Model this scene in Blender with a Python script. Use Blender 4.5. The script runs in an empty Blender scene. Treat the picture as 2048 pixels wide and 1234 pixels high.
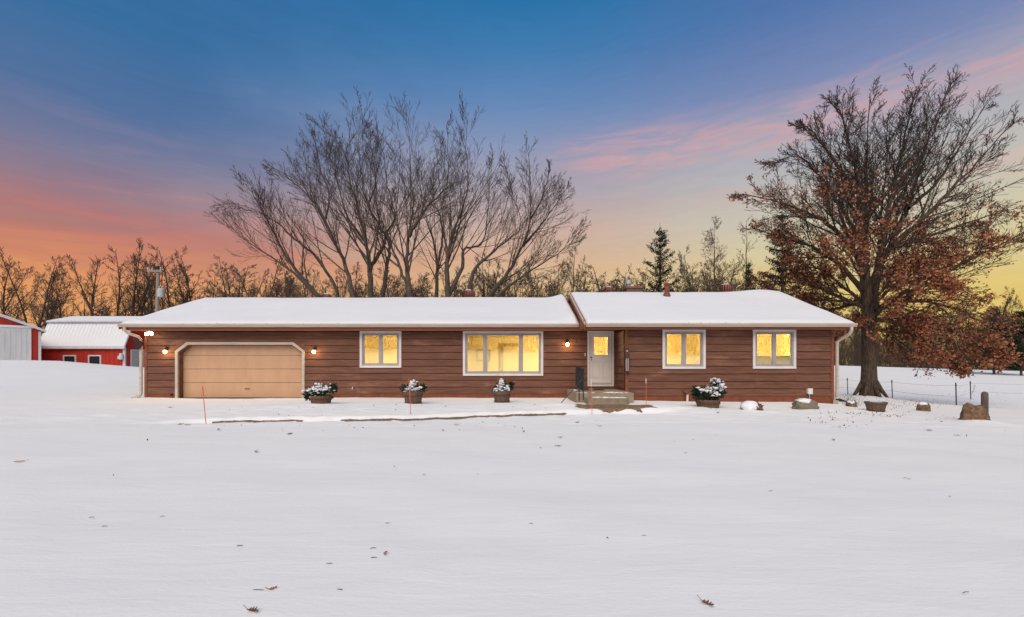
import bpy, math, random
import numpy as np
from mathutils import Vector, Matrix, noise as mnoise

# ------------------------------------------------------------------ camera, sky, sun, exposure
S = bpy.context.scene
COL = S.collection
H = 1.6                       # camera height above the lawn
F, CX, HY = 900.0, 1024.0, 729.0   # focal length, centre column and horizon row in photo pixels
cam = bpy.data.cameras.new('camera'); cam_o = bpy.data.objects.new('camera', cam); COL.objects.link(cam_o)
cam.sensor_width = 36.0; cam.lens = F / 2048 * 36.0
cam_o.location = (0, 0, H); cam_o.rotation_euler = (math.radians(90), 0, 0)
cam.shift_y = (HY - 617.0) / 2048.0
cam.clip_end = 2000
S.camera = cam_o
S.view_settings.view_transform = 'Standard'; S.view_settings.look = 'None'
S.view_settings.gamma = 1.0; S.view_settings.use_curve_mapping = False
EXPO = 0.75
S.view_settings.exposure = EXPO
SUN_E, SUN_AZ, SUN_EL, SUN_ANGLE = 1.80, -14.0, 47.0, 60.0
SKY_GAIN = 1.0
S.cycles.use_denoising = True
S.cycles.max_bounces = 6; S.cycles.transparent_max_bounces = 12

def lin(c):
    return tuple(((v / 255.0) / 12.92 if v / 255.0 <= 0.04045 else ((v / 255.0 + 0.055) / 1.055) ** 2.4) for v in c)

class NT:
    """small node-graph builder"""
    def __init__(s, tree): s.t = tree; s.n = tree.nodes; s.l = tree.links
    def node(s, kind, **kw):
        n = s.n.new(kind)
        for k, v in kw.items(): setattr(n, k, v)
        return n
    def put(s, sock, v):
        if hasattr(v, 'is_linked'): s.l.new(v, sock)
        else: sock.default_value = v
    def math(s, op, a, b=0.0, c=0.0, clamp=False):
        n = s.node('ShaderNodeMath', operation=op, use_clamp=clamp)
        s.put(n.inputs[0], a); s.put(n.inputs[1], b)
        if op in ('MULTIPLY_ADD', 'SMOOTH_MIN', 'SMOOTH_MAX'): s.put(n.inputs[2], c)
        return n.outputs[0]
    def ss(s, v, a, b, lo=0.0, hi=1.0):
        n = s.node('ShaderNodeMapRange', interpolation_type='SMOOTHSTEP')
        s.put(n.inputs[0], v); s.put(n.inputs[1], a); s.put(n.inputs[2], b); s.put(n.inputs[3], lo); s.put(n.inputs[4], hi)
        return n.outputs[0]
    def mix(s, f, a, b, blend='MIX'):
        n = s.node('ShaderNodeMix', data_type='RGBA', blend_type=blend)
        s.put(n.inputs[0], f)
        for i, v in ((6, a), (7, b)):
            if hasattr(v, 'is_linked'): s.l.new(v, n.inputs[i])
            else: n.inputs[i].default_value = (*v[:3], 1)
        return n.outputs[2]
    def ramp(s, f, stops, interp='LINEAR'):
        n = s.node('ShaderNodeValToRGB'); r = n.color_ramp; r.interpolation = interp
        while len(r.elements) < len(stops): r.elements.new(0.5)
        for e, (p, c) in zip(r.elements, stops): e.position = p; e.color = (*c[:3], 1)
        s.put(n.inputs[0], f); return n.outputs[0]
    def noise(s, vec, scale, detail=3.0, rough=0.55, dist=0.0):
        n = s.node('ShaderNodeTexNoise')
        if vec is not None: s.l.new(vec, n.inputs['Vector'])
        n.inputs['Scale'].default_value = scale; n.inputs['Detail'].default_value = detail
        n.inputs['Roughness'].default_value = rough; n.inputs['Distortion'].default_value = dist
        return n.outputs[0]
    def scalev(s, vec, sc):
        n = s.node('ShaderNodeMapping'); s.l.new(vec, n.inputs[0]); n.inputs['Scale'].default_value = sc
        return n.outputs[0]

world = bpy.data.worlds.new('World'); S.world = world; world.use_nodes = True
world.node_tree.nodes.clear(); w = NT(world.node_tree)
gen = w.node('ShaderNodeTexCoord').outputs['Generated']
sep = w.node('ShaderNodeSeparateXYZ'); w.l.new(gen, sep.inputs[0])
az = w.math('ARCTAN2', sep.outputs[0], sep.outputs[1])            # 0 = towards the house, right positive
el = w.math('ARCSINE', sep.outputs[2])
def elev_ramp(stops):   # (degrees of elevation, sRGB)
    return w.ramp(w.math('MULTIPLY', el, 2 / math.pi, clamp=True), [(d / 90.0, lin(c)) for d, c in stops])
R_L = elev_ramp([(0, (232, 174, 110)), (7, (228, 156, 102)), (10, (204, 132, 106)), (12.5, (178, 124, 118)), (15, (156, 124, 134)), (19, (120, 122, 152)), (23, (86, 114, 158)), (30, (56, 110, 160)), (45, (36, 94, 150)), (90, (36, 84, 140))])
R_C = elev_ramp([(0, (230, 200, 130)), (8, (226, 192, 140)), (13, (214, 178, 150)), (17, (200, 174, 164)), (21, (172, 164, 174)), (25.5, (140, 152, 184)), (30, (102, 137, 184)), (35, (66, 124, 176)), (40, (36, 112, 166)), (90, (36, 84, 140))])
R_R = elev_ramp([(0, (228, 194, 96)), (7, (226, 200, 122)), (11, (216, 203, 156)), (15, (204, 198, 178)), (19, (188, 186, 184)), (24, (162, 167, 186)), (28, (122, 138, 180)), (34, (84, 118, 172)), (45, (42, 98, 156)), (90, (36, 84, 140))])
R_B = elev_ramp([(0, (150, 140, 160)), (12, (172, 158, 172)), (25, (150, 152, 178)), (45, (80, 116, 164)), (90, (30, 76, 132))])
warp = w.noise(w.scalev(gen, (2, 2, 5)), 1.6, 3)
azw = w.math('ADD', az, w.math('MULTIPLY', w.math('SUBTRACT', warp, 0.5), 0.5))
sky = w.mix(w.ss(azw, -0.75, -0.05), R_L, R_C)
sky = w.mix(w.ss(azw, 0.02, 0.6), sky, R_R)
# thin cloud streaks drawn out along the horizon
cv = w.node('ShaderNodeCombineXYZ'); w.put(cv.inputs[0], w.math('MULTIPLY', az, 2.2)); w.put(cv.inputs[1], w.math('ADD', w.math('MULTIPLY', el, 17.0), w.math('MULTIPLY', az, -0.4)))
n1 = w.noise(cv.outputs[0], 1.7, 5, 0.6, 0.6)
streak = w.ss(n1, 0.45, 0.72)
elw = w.math('ADD', el, w.math('MULTIPLY', w.math('SUBTRACT', n1, 0.5), 0.10))
def band(c, wd): return w.math('POWER', 2.718, w.math('MULTIPLY', w.math('POWER', w.math('DIVIDE', w.math('SUBTRACT', elw, math.radians(c)), math.radians(wd)), 2.0), -1.0))
b1 = w.math('MULTIPLY', band(24.4, 2.0), w.ss(az, 0.02, 0.2))
b1 = w.math('MULTIPLY', b1, w.ss(w.noise(cv.outputs[0], 3.4, 6, 0.65, 0.9), 0.32, 0.66, 0.1, 1.0))
sky = w.mix(w.math('MULTIPLY', b1, 0.62), sky, lin((220, 164, 162)))
b2 = w.math('MULTIPLY', w.math('MULTIPLY', band(19.5, 4.5), streak), w.ss(az, -0.25, 0.5, 0.25, 1.0))
sky = w.mix(w.math('MULTIPLY', b2, 0.34), sky, lin((222, 172, 160)))
b3 = w.math('MULTIPLY', w.math('MULTIPLY', band(13.5, 2.6), w.ss(n1, 0.36, 0.66)), w.ss(az, 0.1, -0.35))
sky = w.mix(w.math('MULTIPLY', b3, 0.34), sky, lin((214, 112, 98)))
b4 = w.math('MULTIPLY', w.math('MULTIPLY', band(9.0, 3.5), streak), 0.4)
sky = w.mix(b4, sky, lin((240, 170, 100)))
tex = w.ss(w.noise(cv.outputs[0], 4.5, 6, 0.62, 0.8), 0.25, 0.75, 0.972, 1.028)
tc = w.node('ShaderNodeCombineXYZ')
for _i in range(3): w.put(tc.inputs[_i], tex)
sky = w.mix(1.0, sky, tc.outputs[0], 'MULTIPLY')      # faint uneven cloud veil
back = w.ss(w.math('ABSOLUTE', az), 1.2, 2.4)
sky = w.mix(back, sky, R_B)
bg = w.node('ShaderNodeBackground'); w.l.new(sky, bg.inputs[0]); bg.inputs[1].default_value = SKY_GAIN / 2 ** EXPO
wo = w.node('ShaderNodeOutputWorld'); w.l.new(bg.outputs[0], wo.inputs[0])

sun = bpy.data.lights.new('sun', 'SUN'); sun_o = bpy.data.objects.new('sun', sun); COL.objects.link(sun_o)
sun.energy = SUN_E; sun.angle = math.radians(SUN_ANGLE); sun.color = (1.0, 0.90, 0.755)
_e, _a = math.radians(SUN_EL), math.radians(SUN_AZ)
_sd = Vector((math.sin(_a) * math.cos(_e), -math.cos(_a) * math.cos(_e), math.sin(_e)))   # behind the camera, a little left
sun_o.rotation_euler = _sd.to_track_quat('Z', 'Y').to_euler(); sun_o.location = (-10, -20, 30)

# ------------------------------------------------------------------ helpers
def X(px, D): return (px - CX) / F * D
def Z(py, D): return H + (HY - py) / F * D
def P(px, py, D): return Vector((X(px, D), D, Z(py, D)))

def tag(o, label=None, cat=None, group=None, kind=None):
    if label: o['label'] = label
    if cat: o['category'] = cat
    if group: o['group'] = group
    if kind: o['kind'] = kind
    return o
def empty(name, loc=(0, 0, 0), rz=0.0):
    o = bpy.data.objects.new(name, None); COL.objects.link(o); o.location = loc; o.rotation_euler = (0, 0, rz)
    o.empty_display_size = 0.2
    return o
def attach(o, parent, world_space=True):
    if parent is None: return o
    o.parent = parent
    if world_space:
        m = Matrix.Identity(4); p = parent
        while p is not None:
            m = Matrix.Translation(p.location) @ p.rotation_euler.to_matrix().to_4x4() @ Matrix.Diagonal((*p.scale, 1)) @ m if p.parent is None else m
            if p.parent is not None: m = p.matrix_parent_inverse @ Matrix.Translation(p.location) @ m
            p = p.parent
        o.matrix_parent_inverse = m.inverted()
    return o
def mesh_obj(name, verts, faces, m=None, parent=None, smooth=False, world_space=True):
    me = bpy.data.meshes.new(name)
    me.from_pydata([tuple(v) for v in verts], [], faces); me.update()
    if smooth: me.polygons.foreach_set('use_smooth', [True] * len(me.polygons))
    if m is not None: me.materials.append(m)
    o = bpy.data.objects.new(name, me); COL.objects.link(o)
    return attach(o, parent, world_space)
def fast_mesh(name, V, Q, m, k=4, smooth=False):
    """numpy verts (n,3) and faces (f,k)"""
    me = bpy.data.meshes.new(name); V = np.asarray(V, np.float32); Q = np.asarray(Q, np.int32)
    me.vertices.add(len(V)); me.vertices.foreach_set('co', V.ravel())
    me.loops.add(Q.size); me.loops.foreach_set('vertex_index', Q.ravel())
    me.polygons.add(len(Q)); me.polygons.foreach_set('loop_start', np.arange(0, Q.size, k, dtype=np.int32))
    me.polygons.foreach_set('loop_total', np.full(len(Q), k, np.int32))
    if smooth: me.polygons.foreach_set('use_smooth', np.ones(len(Q), bool))
    me.update(calc_edges=True); me.validate()
    if m is not None: me.materials.append(m)
    return me
def link_mesh(name, me, parent=None, world_space=True):
    o = bpy.data.objects.new(name, me); COL.objects.link(o); return attach(o, parent, world_space)
def copy_tree(o, parent=None):
    c = o.copy(); COL.objects.link(c); c.parent = parent
    for ch in o.children: copy_tree(ch, c)
    return c

class MB:
    def __init__(s): s.v = []; s.f = []
    def add(s, vs, fs):
        b = len(s.v); s.v += [tuple(v) for v in vs]; s.f += [tuple(i + b for i in f) for f in fs]; return s
    def box(s, x0, x1, y0, y1, z0, z1):
        return s.add([(x0, y0, z0), (x1, y0, z0), (x1, y1, z0), (x0, y1, z0), (x0, y0, z1), (x1, y0, z1), (x1, y1, z1), (x0, y1, z1)],
                     [(0, 3, 2, 1), (4, 5, 6, 7), (0, 1, 5, 4), (1, 2, 6, 5), (2, 3, 7, 6), (3, 0, 4, 7)])
    def prism(s, prof, a0, a1, axis='x'):
        """prof: closed 2D loop; axis x -> (y,z) loop, y -> (x,z) loop, z -> (x,y) loop"""
        mk = {'x': lambda a, p: (a, p[0], p[1]), 'y': lambda a, p: (p[0], a, p[1]), 'z': lambda a, p: (p[0], p[1], a)}[axis]
        n = len(prof); vs = [mk(a0, p) for p in prof] + [mk(a1, p) for p in prof]
        fs = [(i, (i + 1) % n, n + (i + 1) % n, n + i) for i in range(n)] + [tuple(range(n))[::-1], tuple(range(n, 2 * n))]
        return s.add(vs, fs)
    def tube(s, pts, r, n=8, cap=True, flat=1.0):
        pts = [Vector(p) for p in pts]; rr = r if hasattr(r, '__len__') else [r] * len(pts)
        b = []; ref = None
        for i, p in enumerate(pts):
            t = (pts[min(i + 1, len(pts) - 1)] - pts[max(i - 1, 0)]).normalized()
            if ref is None: ref = Vector((1, 0, 0)) if abs(t.x) < 0.8 else Vector((0, 1, 0))
            u = (ref - t * ref.dot(t)).normalized(); ref = u; q = t.cross(u)
            b += [p + (u * math.cos(2 * math.pi * k / n) + q * flat * math.sin(2 * math.pi * k / n)) * rr[i] for k in range(n)]
        fs = [(i * n + k, i * n + (k + 1) % n, (i + 1) * n + (k + 1) % n, (i + 1) * n + k) for i in range(len(pts) - 1) for k in range(n)]
        if cap: fs += [tuple(range(n))[::-1], tuple(range((len(pts) - 1) * n, len(pts) * n))]
        return s.add(b, fs)
    def rtube(s, pts, wx, wy):
        """rectangular section along a polyline in the x = const or y = const sense: x-width wx, other width wy"""
        pts = [Vector(p) for p in pts]; b = []
        for i, p in enumerate(pts):
            t = (pts[min(i + 1, len(pts) - 1)] - pts[max(i - 1, 0)]).normalized()
            q = Vector((0, 1, 0)); q = (q - t * q.dot(t)).normalized(); u = t.cross(q)
            b += [p + u * sx * wx / 2 + q * sy * wy / 2 for sx, sy in ((-1, -1), (1, -1), (1, 1), (-1, 1))]
        fs = [(i * 4 + k, i * 4 + (k + 1) % 4, (i + 1) * 4 + (k + 1) % 4, (i + 1) * 4 + k) for i in range(len(pts) - 1) for k in range(4)]
        fs += [(3, 2, 1, 0), tuple(range(len(b) - 4, len(b)))]
        return s.add(b, fs)
    def lathe(s, prof, c=(0, 0, 0), n=20, jag=None):
        b = []
        for r, z in prof:
            for k in range(n):
                rr = r * (jag[k] if jag else 1)
                b.append((c[0] + rr * math.cos(2 * math.pi * k / n), c[1] + rr * math.sin(2 * math.pi * k / n), c[2] + z))
        fs = [(i * n + k, i * n + (k + 1) % n, (i + 1) * n + (k + 1) % n, (i + 1) * n + k) for i in range(len(prof) - 1) for k in range(n)]
        fs += [tuple(range(n))[::-1], tuple(range((len(prof) - 1) * n, len(prof) * n))]
        return s.add(b, fs)
    def blob(s, c, r, seed=0, amp=0.2, freq=1.5, nu=14, nv=9, cut=None, sq=1.0, amp2=0.0):
        b = []
        for j in range(nv + 1):
            th = math.pi * j / nv
            for i in range(nu):
                ph = 2 * math.pi * i / nu
                d = Vector((math.sin(th) * math.cos(ph), math.sin(th) * math.sin(ph), math.cos(th)))
                if sq != 1.0: d = Vector([math.copysign(abs(q) ** sq, q) for q in d])
                k = 1 + amp * mnoise.noise(d * freq + Vector((seed * 7.3, seed * 3.1, seed)))
                if amp2: k += amp2 * mnoise.noise(d * freq * 3.1 + Vector((seed, 4, 2))) + amp2 * .5 * mnoise.noise(d * freq * 7.0 + Vector((seed, 1, 7)))
                p = Vector((d.x * r[0], d.y * r[1], d.z * r[2])) * k
                if cut is not None and p.z < cut: p.z = cut
                b.append((c[0] + p.x, c[1] + p.y, c[2] + p.z))
        fs = [(j * nu + i, (j + 1) * nu + i, (j + 1) * nu + (i + 1) % nu, j * nu + (i + 1) % nu) for j in range(nv) for i in range(nu)]
        return s.add(b, fs)
    def build(s, name, m=None, parent=None, smooth=False, world_space=True):
        return mesh_obj(name, s.v, s.f, m, parent, smooth, world_space)

# ------------------------------------------------------------------ materials
def material(name, c1, c2=None, scale=4.0, stretch=(1, 1, 1), rough=0.7, bump=0.0, bscale=None, c3=None, f3=(0.55, 0.72), s3=1.2, st3=(1, 1, 1), rnd=0.0, metal=0.0, detail=4.0, spec=0.35, obj=False, bdist=0.02):
    """two noise-mixed colours plus a third worn patch colour; colours are linear albedos"""
    m = bpy.data.materials.new(name); m.use_nodes = True; t = NT(m.node_tree)
    b = t.n['Principled BSDF']; b.inputs['Roughness'].default_value = rough; b.inputs['Metallic'].default_value = metal
    b.inputs['Specular IOR Level'].default_value = spec
    pos = t.node('ShaderNodeTexCoord').outputs['Object'] if obj else t.node('ShaderNodeNewGeometry').outputs['Position']
    if c2 is None: c2 = tuple(v * 0.82 for v in c1)
    v = t.scalev(pos, stretch); n = t.noise(v, scale, detail)
    col = t.mix(t.ss(n, 0.3, 0.7), c1, c2)
    if c3 is not None:
        n3 = t.noise(t.scalev(pos, st3), s3, 6, 0.65)
        col = t.mix(t.ss(n3, f3[0], f3[1]), col, c3)
    if rnd:
        ri = t.node('ShaderNodeObjectInfo').outputs['Random']
        k = t.math('ADD', t.math('MULTIPLY', ri, 2 * rnd), 1 - rnd)
        cc = t.node('ShaderNodeCombineXYZ')
        for i in range(3): t.put(cc.inputs[i], k)
        col = t.mix(1.0, col, cc.outputs[0], 'MULTIPLY')
    t.l.new(col, b.inputs['Base Color'])
    if bump:
        bn = t.noise(t.scalev(pos, stretch), bscale or scale * 2, 6, 0.65)
        bp = t.node('ShaderNodeBump'); bp.inputs['Strength'].default_value = bump; bp.inputs['Distance'].default_value = bdist
        t.l.new(bn, bp.inputs['Height']); t.l.new(bp.outputs[0], b.inputs['Normal'])
    return m
def emitter(name, col, strength):
    m = bpy.data.materials.new(name); m.use_nodes = True; t = NT(m.node_tree)
    b = t.n['Principled BSDF']; b.inputs['Base Color'].default_value = (*col, 1)
    b.inputs['Emission Color'].default_value = (*col, 1); b.inputs['Emission Strength'].default_value = strength
    return m

M = {}
def snow_material(name, ripple=1.0, tint=(0.845, 0.835, 0.822)):
    m = bpy.data.materials.new(name); m.use_nodes = True; t = NT(m.node_tree)
    b = t.n['Principled BSDF']; b.inputs['Roughness'].default_value = 0.75; b.inputs['Specular IOR Level'].default_value = 0.15
    pos = t.node('ShaderNodeNewGeometry').outputs['Position']
    big = t.noise(t.scalev(pos, (0.35, 0.6, 1)), 1.0, 4)
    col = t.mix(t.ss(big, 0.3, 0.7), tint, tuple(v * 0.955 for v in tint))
    grain = t.noise(pos, 60, 3, 0.7)
    col = t.mix(t.ss(grain, 0.3, 0.75), col, tuple(v * 0.965 for v in tint))
    t.l.new(col, b.inputs['Base Color'])
    rp = t.noise(t.scalev(pos, (0.55, 2.6, 1)), 1.8, 6, 0.6, 0.5)
    fine = t.noise(t.scalev(pos, (0.7, 1.4, 1)), 26, 4, 0.65)
    hgt = t.math('ADD', t.math('MULTIPLY', rp, 0.10 * ripple), t.math('MULTIPLY', fine, 0.016))
    bp = t.node('ShaderNodeBump'); bp.inputs['Strength'].default_value = 0.55; bp.inputs['Distance'].default_value = 0.35
    t.l.new(hgt, bp.inputs['Height']); t.l.new(bp.outputs[0], b.inputs['Normal'])
    return m
M['snow'] = snow_material('snow_ground', 0.62)
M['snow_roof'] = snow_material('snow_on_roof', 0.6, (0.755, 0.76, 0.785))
M['snow_clump'] = material('snow_clump', (0.84, 0.84, 0.86), (0.76, 0.76, 0.80), 8, rough=0.8, bump=0.4, bscale=30, spec=0.1)
M['siding'] = material('stained_siding', (0.195, 0.087, 0.055), (0.122, 0.053, 0.035), 3.5, (0.5, 3, 9), rough=0.72, bump=0.35, bscale=9, c3=(0.32, 0.155, 0.105), f3=(0.52, 0.80), s3=1.3, st3=(0.45, 1, 1.5), rnd=0.10, spec=0.25)
M['trim_red'] = material('red_brown_trim', (0.27, 0.090, 0.048), (0.20, 0.066, 0.037), 4, (0.4, 2, 6), rough=0.65, bump=0.2, c3=(0.32, 0.135, 0.085), f3=(0.55, 0.78), s3=1.7, st3=(0.5, 1, 2), spec=0.25)
M['foundation'] = material('red_foundation', (0.225, 0.070, 0.036), (0.165, 0.050, 0.027), 5, rough=0.85, bump=0.3, bscale=25)
M['cream'] = material('cream_metal', (0.55, 0.47, 0.385), (0.46, 0.39, 0.32), 2.5, (0.5, 1, 4), rough=0.5, c3=(0.34, 0.275, 0.215), f3=(0.60, 0.80), s3=3.0, st3=(0.6, 1, 3))
M['garage'] = material('tan_door_panel', (0.58, 0.352, 0.212), (0.53, 0.318, 0.19), 2.2, (1.4, 1, 0.6), rough=0.55, c3=(0.50, 0.28, 0.15), f3=(0.55, 0.82), s3=1.3, st3=(1.6, 1, 0.5), bump=0.08, bscale=40)
M['white'] = material('white_window_trim', (0.74, 0.70, 0.68), (0.66, 0.62, 0.60), 3, rough=0.5)
M['door_white'] = material('off_white_door', (0.76, 0.69, 0.63), (0.71, 0.645, 0.585), 2, rough=0.45)
M['grey_frame'] = material('grey_sash', (0.38, 0.35, 0.345), (0.33, 0.305, 0.30), 3, rough=0.45)
M['dark'] = material('dark_gap', (0.03, 0.022, 0.018), rough=0.9)
M['concrete'] = material('tan_concrete', (0.34, 0.265, 0.185), (0.265, 0.20, 0.135), 7, rough=0.9, bump=0.35, bscale=45, c3=(0.42, 0.35, 0.27), f3=(0.55, 0.75), s3=2.5)
M['soil'] = material('bare_soil', (0.27, 0.18, 0.11), (0.14, 0.09, 0.056), 14, rough=0.95, bump=0.7, bscale=40)
M['iron'] = material('black_iron', (0.02, 0.023, 0.03), (0.035, 0.04, 0.05), 8, rough=0.45, metal=0.3)
M['steel'] = material('galvanised_metal', (0.60, 0.61, 0.62), (0.48, 0.49, 0.50), 6, rough=0.38, metal=0.7)
M['grey_metal'] = material('grey_paint', (0.50, 0.51, 0.51), (0.43, 0.44, 0.44), 4, rough=0.55)
M['vent_red'] = material('red_vent_metal', (0.22, 0.070, 0.050), (0.13, 0.048, 0.036), 6, rough=0.5)
M['brick'] = material('weathered_brick', (0.21, 0.115, 0.08), (0.14, 0.08, 0.06), 10, rough=0.9, bump=0.4)
M['barn_red'] = material('red_barn_metal', (0.50, 0.040, 0.022), (0.40, 0.028, 0.017), 1.5, rough=0.55)
M['barn_white'] = material('white_barn_metal', (0.66, 0.67, 0.68), (0.58, 0.59, 0.60), 1.0, (2, 1, 0.5), rough=0.55)
M['barrel'] = material('weathered_oak_staves', (0.19, 0.125, 0.08), (0.075, 0.048, 0.034), 9, (9, 9, 0.8), rough=0.85, bump=0.5, c3=(0.26, 0.20, 0.15), f3=(0.55, 0.75), s3=5, st3=(4, 4, 0.7))
M['hoop'] = material('rusty_hoop', (0.14, 0.050, 0.026), (0.065, 0.032, 0.024), 12, rough=0.7, bump=0.3)
M['needle'] = material('evergreen_needles', (0.026, 0.046, 0.020), (0.014, 0.028, 0.014), 6, rough=0.7, spec=0.2)
M['spruce'] = material('spruce_needles', (0.030, 0.036, 0.022), (0.018, 0.023, 0.016), 3, rough=0.8, spec=0.15)
M['sprig'] = material('dry_orange_sprig', (0.42, 0.17, 0.045), (0.30, 0.14, 0.04), 6, rough=0.8)
M['rock'] = material('brown_fieldstone', (0.24, 0.135, 0.08), (0.10, 0.060, 0.042), 9, rough=0.92, bump=0.7, bscale=22, c3=(0.25, 0.19, 0.13), s3=4, obj=True)
M['rock_grey'] = material('speckled_granite', (0.27, 0.225, 0.16), (0.14, 0.11, 0.08), 42, rough=0.9, bump=0.4, bscale=40, obj=True)
M['bark'] = material('grey_maple_bark', (0.130, 0.100, 0.080), (0.066, 0.050, 0.042), 5, (3, 3, 0.7), rough=0.9, bump=0.5, bscale=14)
M['bark_dark'] = material('dark_woodland_bark', (0.112, 0.080, 0.060), (0.066, 0.048, 0.038), 4, (3, 3, 0.7), rough=0.95)
M['maple_twig'] = material('maple_twigs', (0.088, 0.060, 0.045), (0.060, 0.042, 0.033), 4, rough=0.9)
M['bark_oak'] = material('furrowed_oak_bark', (0.135, 0.092, 0.063), (0.038, 0.026, 0.020), 7, (2.6, 2.6, 0.45), rough=0.95, bump=1.0, bscale=9, bdist=0.06)
M['twig_oak'] = material('oak_twigs', (0.066, 0.046, 0.036), (0.042, 0.030, 0.025), 4, rough=0.9)
M['weed'] = material('dry_stalks', (0.10, 0.07, 0.05), (0.06, 0.045, 0.035), 8, rough=0.9)
M['post_wood'] = material('grey_fence_wood', (0.15, 0.12, 0.105), (0.085, 0.068, 0.06), 8, (5, 5, 0.6), rough=0.95, bump=0.6)
M['pole_wood'] = material('pale_pole_wood', (0.34, 0.28, 0.235), (0.25, 0.205, 0.175), 5, (4, 4, 0.5), rough=0.9)
M['marker'] = material('orange_fibreglass', (0.72, 0.125, 0.07), (0.62, 0.11, 0.07), 3, rough=0.4)
M['wing'] = material('dark_painted_metal', (0.045, 0.014, 0.017), (0.022, 0.010, 0.014), 14, rough=0.4)
M['plastic_black'] = material('black_plastic', (0.02, 0.02, 0.022), rough=0.5)
M['mat'] = material('dark_doormat', (0.05, 0.035, 0.03), (0.025, 0.02, 0.018), 30, rough=1.0)
M['interior'] = material('warm_interior_wall', (0.78, 0.69, 0.47), (0.74, 0.65, 0.44), 1.0, rough=0.8)
M['interior_tan'] = material('tan_interior_wood', (0.42, 0.31, 0.18), (0.36, 0.26, 0.15), 2.0, rough=0.7)
M['blind'] = material('woven_blind', (0.80, 0.66, 0.38), (0.70, 0.56, 0.30), 16, (1, 1, 1.5), rough=0.9, c3=(0.80, 0.66, 0.36), f3=(0.5, 0.7), s3=10)
def leaf_material(name, a, b, c):
    m = bpy.data.materials.new(name); m.use_nodes = True; t = NT(m.node_tree)
    p = t.n['Principled BSDF']; p.inputs['Roughness'].default_value = 0.75; p.inputs['Specular IOR Level'].default_value = 0.2
    pos = t.node('ShaderNodeNewGeometry').outputs['Position']
    n = t.noise(pos, 24.0, 2); n2 = t.noise(pos, 2.1, 3)
    t.l.new(t.mix(t.ss(n2, 0.4, 0.68), t.mix(t.ss(n, 0.35, 0.65), a, b), c), p.inputs['Base Color'])
    p.inputs['Transmission Weight'].default_value = 0.0
    return m
M['oak_leaf'] = leaf_material('russet_oak_leaves', (0.36, 0.135, 0.070), (0.205, 0.076, 0.045), (0.46, 0.185, 0.088))
M['brown_leaf'] = leaf_material('brown_dry_leaves', (0.150, 0.060, 0.034), (0.075, 0.034, 0.022), (0.190, 0.085, 0.050))
M['bud'] = leaf_material('tan_dry_leaf_scraps', (0.20, 0.12, 0.055), (0.12, 0.075, 0.04), (0.25, 0.15, 0.06))

def glass_material():
    m = bpy.data.materials.new('glow_tinted_glass'); m.use_nodes = True; t = NT(m.node_tree); t.n.clear()
    g = t.node('ShaderNodeBsdfGlossy'); g.inputs['Color'].default_value = (1.0, 0.95, 0.55, 1); g.inputs['Roughness'].default_value = 0.0  # warm window light put into both glass tints, reflection strengthened below
    tr = t.node('ShaderNodeBsdfTransparent'); tr.inputs['Color'].default_value = (1.0, 0.96, 0.84, 1)
    pos = t.node('ShaderNodeNewGeometry').outputs['Position']
    bp = t.node('ShaderNodeBump'); bp.inputs['Strength'].default_value = 0.012; bp.inputs['Distance'].default_value = 0.05
    t.l.new(t.noise(pos, 2.2, 2), bp.inputs['Height']); t.l.new(bp.outputs[0], g.inputs['Normal'])
    lw = t.node('ShaderNodeFresnel'); lw.inputs[0].default_value = 1.5
    mx = t.node('ShaderNodeMixShader'); t.l.new(t.math('ADD', lw.outputs[0], 0.46, clamp=True), mx.inputs[0])
    t.l.new(tr.outputs[0], mx.inputs[1]); t.l.new(g.outputs[0], mx.inputs[2])
    o = t.node('ShaderNodeOutputMaterial'); t.l.new(mx.outputs[0], o.inputs[0]); return m
M['glass'] = glass_material()
M['dark_glass'] = material('dark_shed_glass', (0.03, 0.035, 0.045), rough=0.15, spec=0.6)
M['bulb'] = emitter('glowing_bulb', (1.0, 0.62, 0.22), 14.0)
M['flood'] = emitter('glowing_flood_bulb', (1.0, 0.80, 0.46), 14.0)
M['lamp_disc'] = emitter('lit_ceiling_lamp', (1.0, 0.80, 0.50), 2.0)

# ------------------------------------------------------------------ terrain
CP = [(-10, 0, 0), (0, 0, 0), (10, 0, -.05), (-5, 6, .02), (5, 6, 0), (-12, 6, .08), (12, 6, -.08), (0, 9, .06), (-8.3, 12.2, .12), (-14, 12, .2), (0, 11.5, .12), (8, 12, .12),
      (12.9, 12.6, 0), (12, 14.4, .1), (14.5, 16.3, -.05), (-14, 16.5, .28), (-7, 16.5, .29), (0, 16.5, .30), (5, 15.5, .27), (11.5, 15.6, .19), (0, 20, .3), (-10, 22, .35), (10, 22, .1),
      (16.6, 21, .05), (22.4, 30, -.40), (22.7, 26.8, -.42), (21.7, 22, -.4), (27.3, 26.8, -.48), (32, 20, -.5), (20, 14, -.2), (30, 10, -.3), (25, 2, -.2),
      (37, 50, .42), (55, 50, -.1), (59, 80, 1.36), (91, 80, .42), (80, 120, .9), (130, 120, -.2), (20, 80, 1.4), (0, 40, .6), (0, 70, 1.0), (-20, 60, 1.1),
      (-36.4, 32, 1.85), (-32.1, 32, 1.85), (-31.1, 34, 1.60), (-30.4, 37, 1.32), (-43, 46, 1.2), (-36, 44, 1.3), (-44, 40, 1.4), (-20, 24, .80), (-25, 19, .72), (-20, 12, .36), (-28, 26, 1.35),
      (-60, 80, 1.0), (-100, 80, 1.0), (-60, 40, 1.5), (-60, 15, 1.0), (-40, 0, .5), (0, -20, 1.1), (-30, -20, 1.5), (30, -20, .6), (0, -45, 4.0), (-45, -45, 4.3), (45, -45, 3.2), (0, -90, 5.2),
      (-150, -50, 4), (150, -50, 2), (-200, 200, 0), (200, 200, -1), (0, 220, .5), (-200, 60, 1), (200, 40, -.5)]
_cp = np.array(CP, float)
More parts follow.
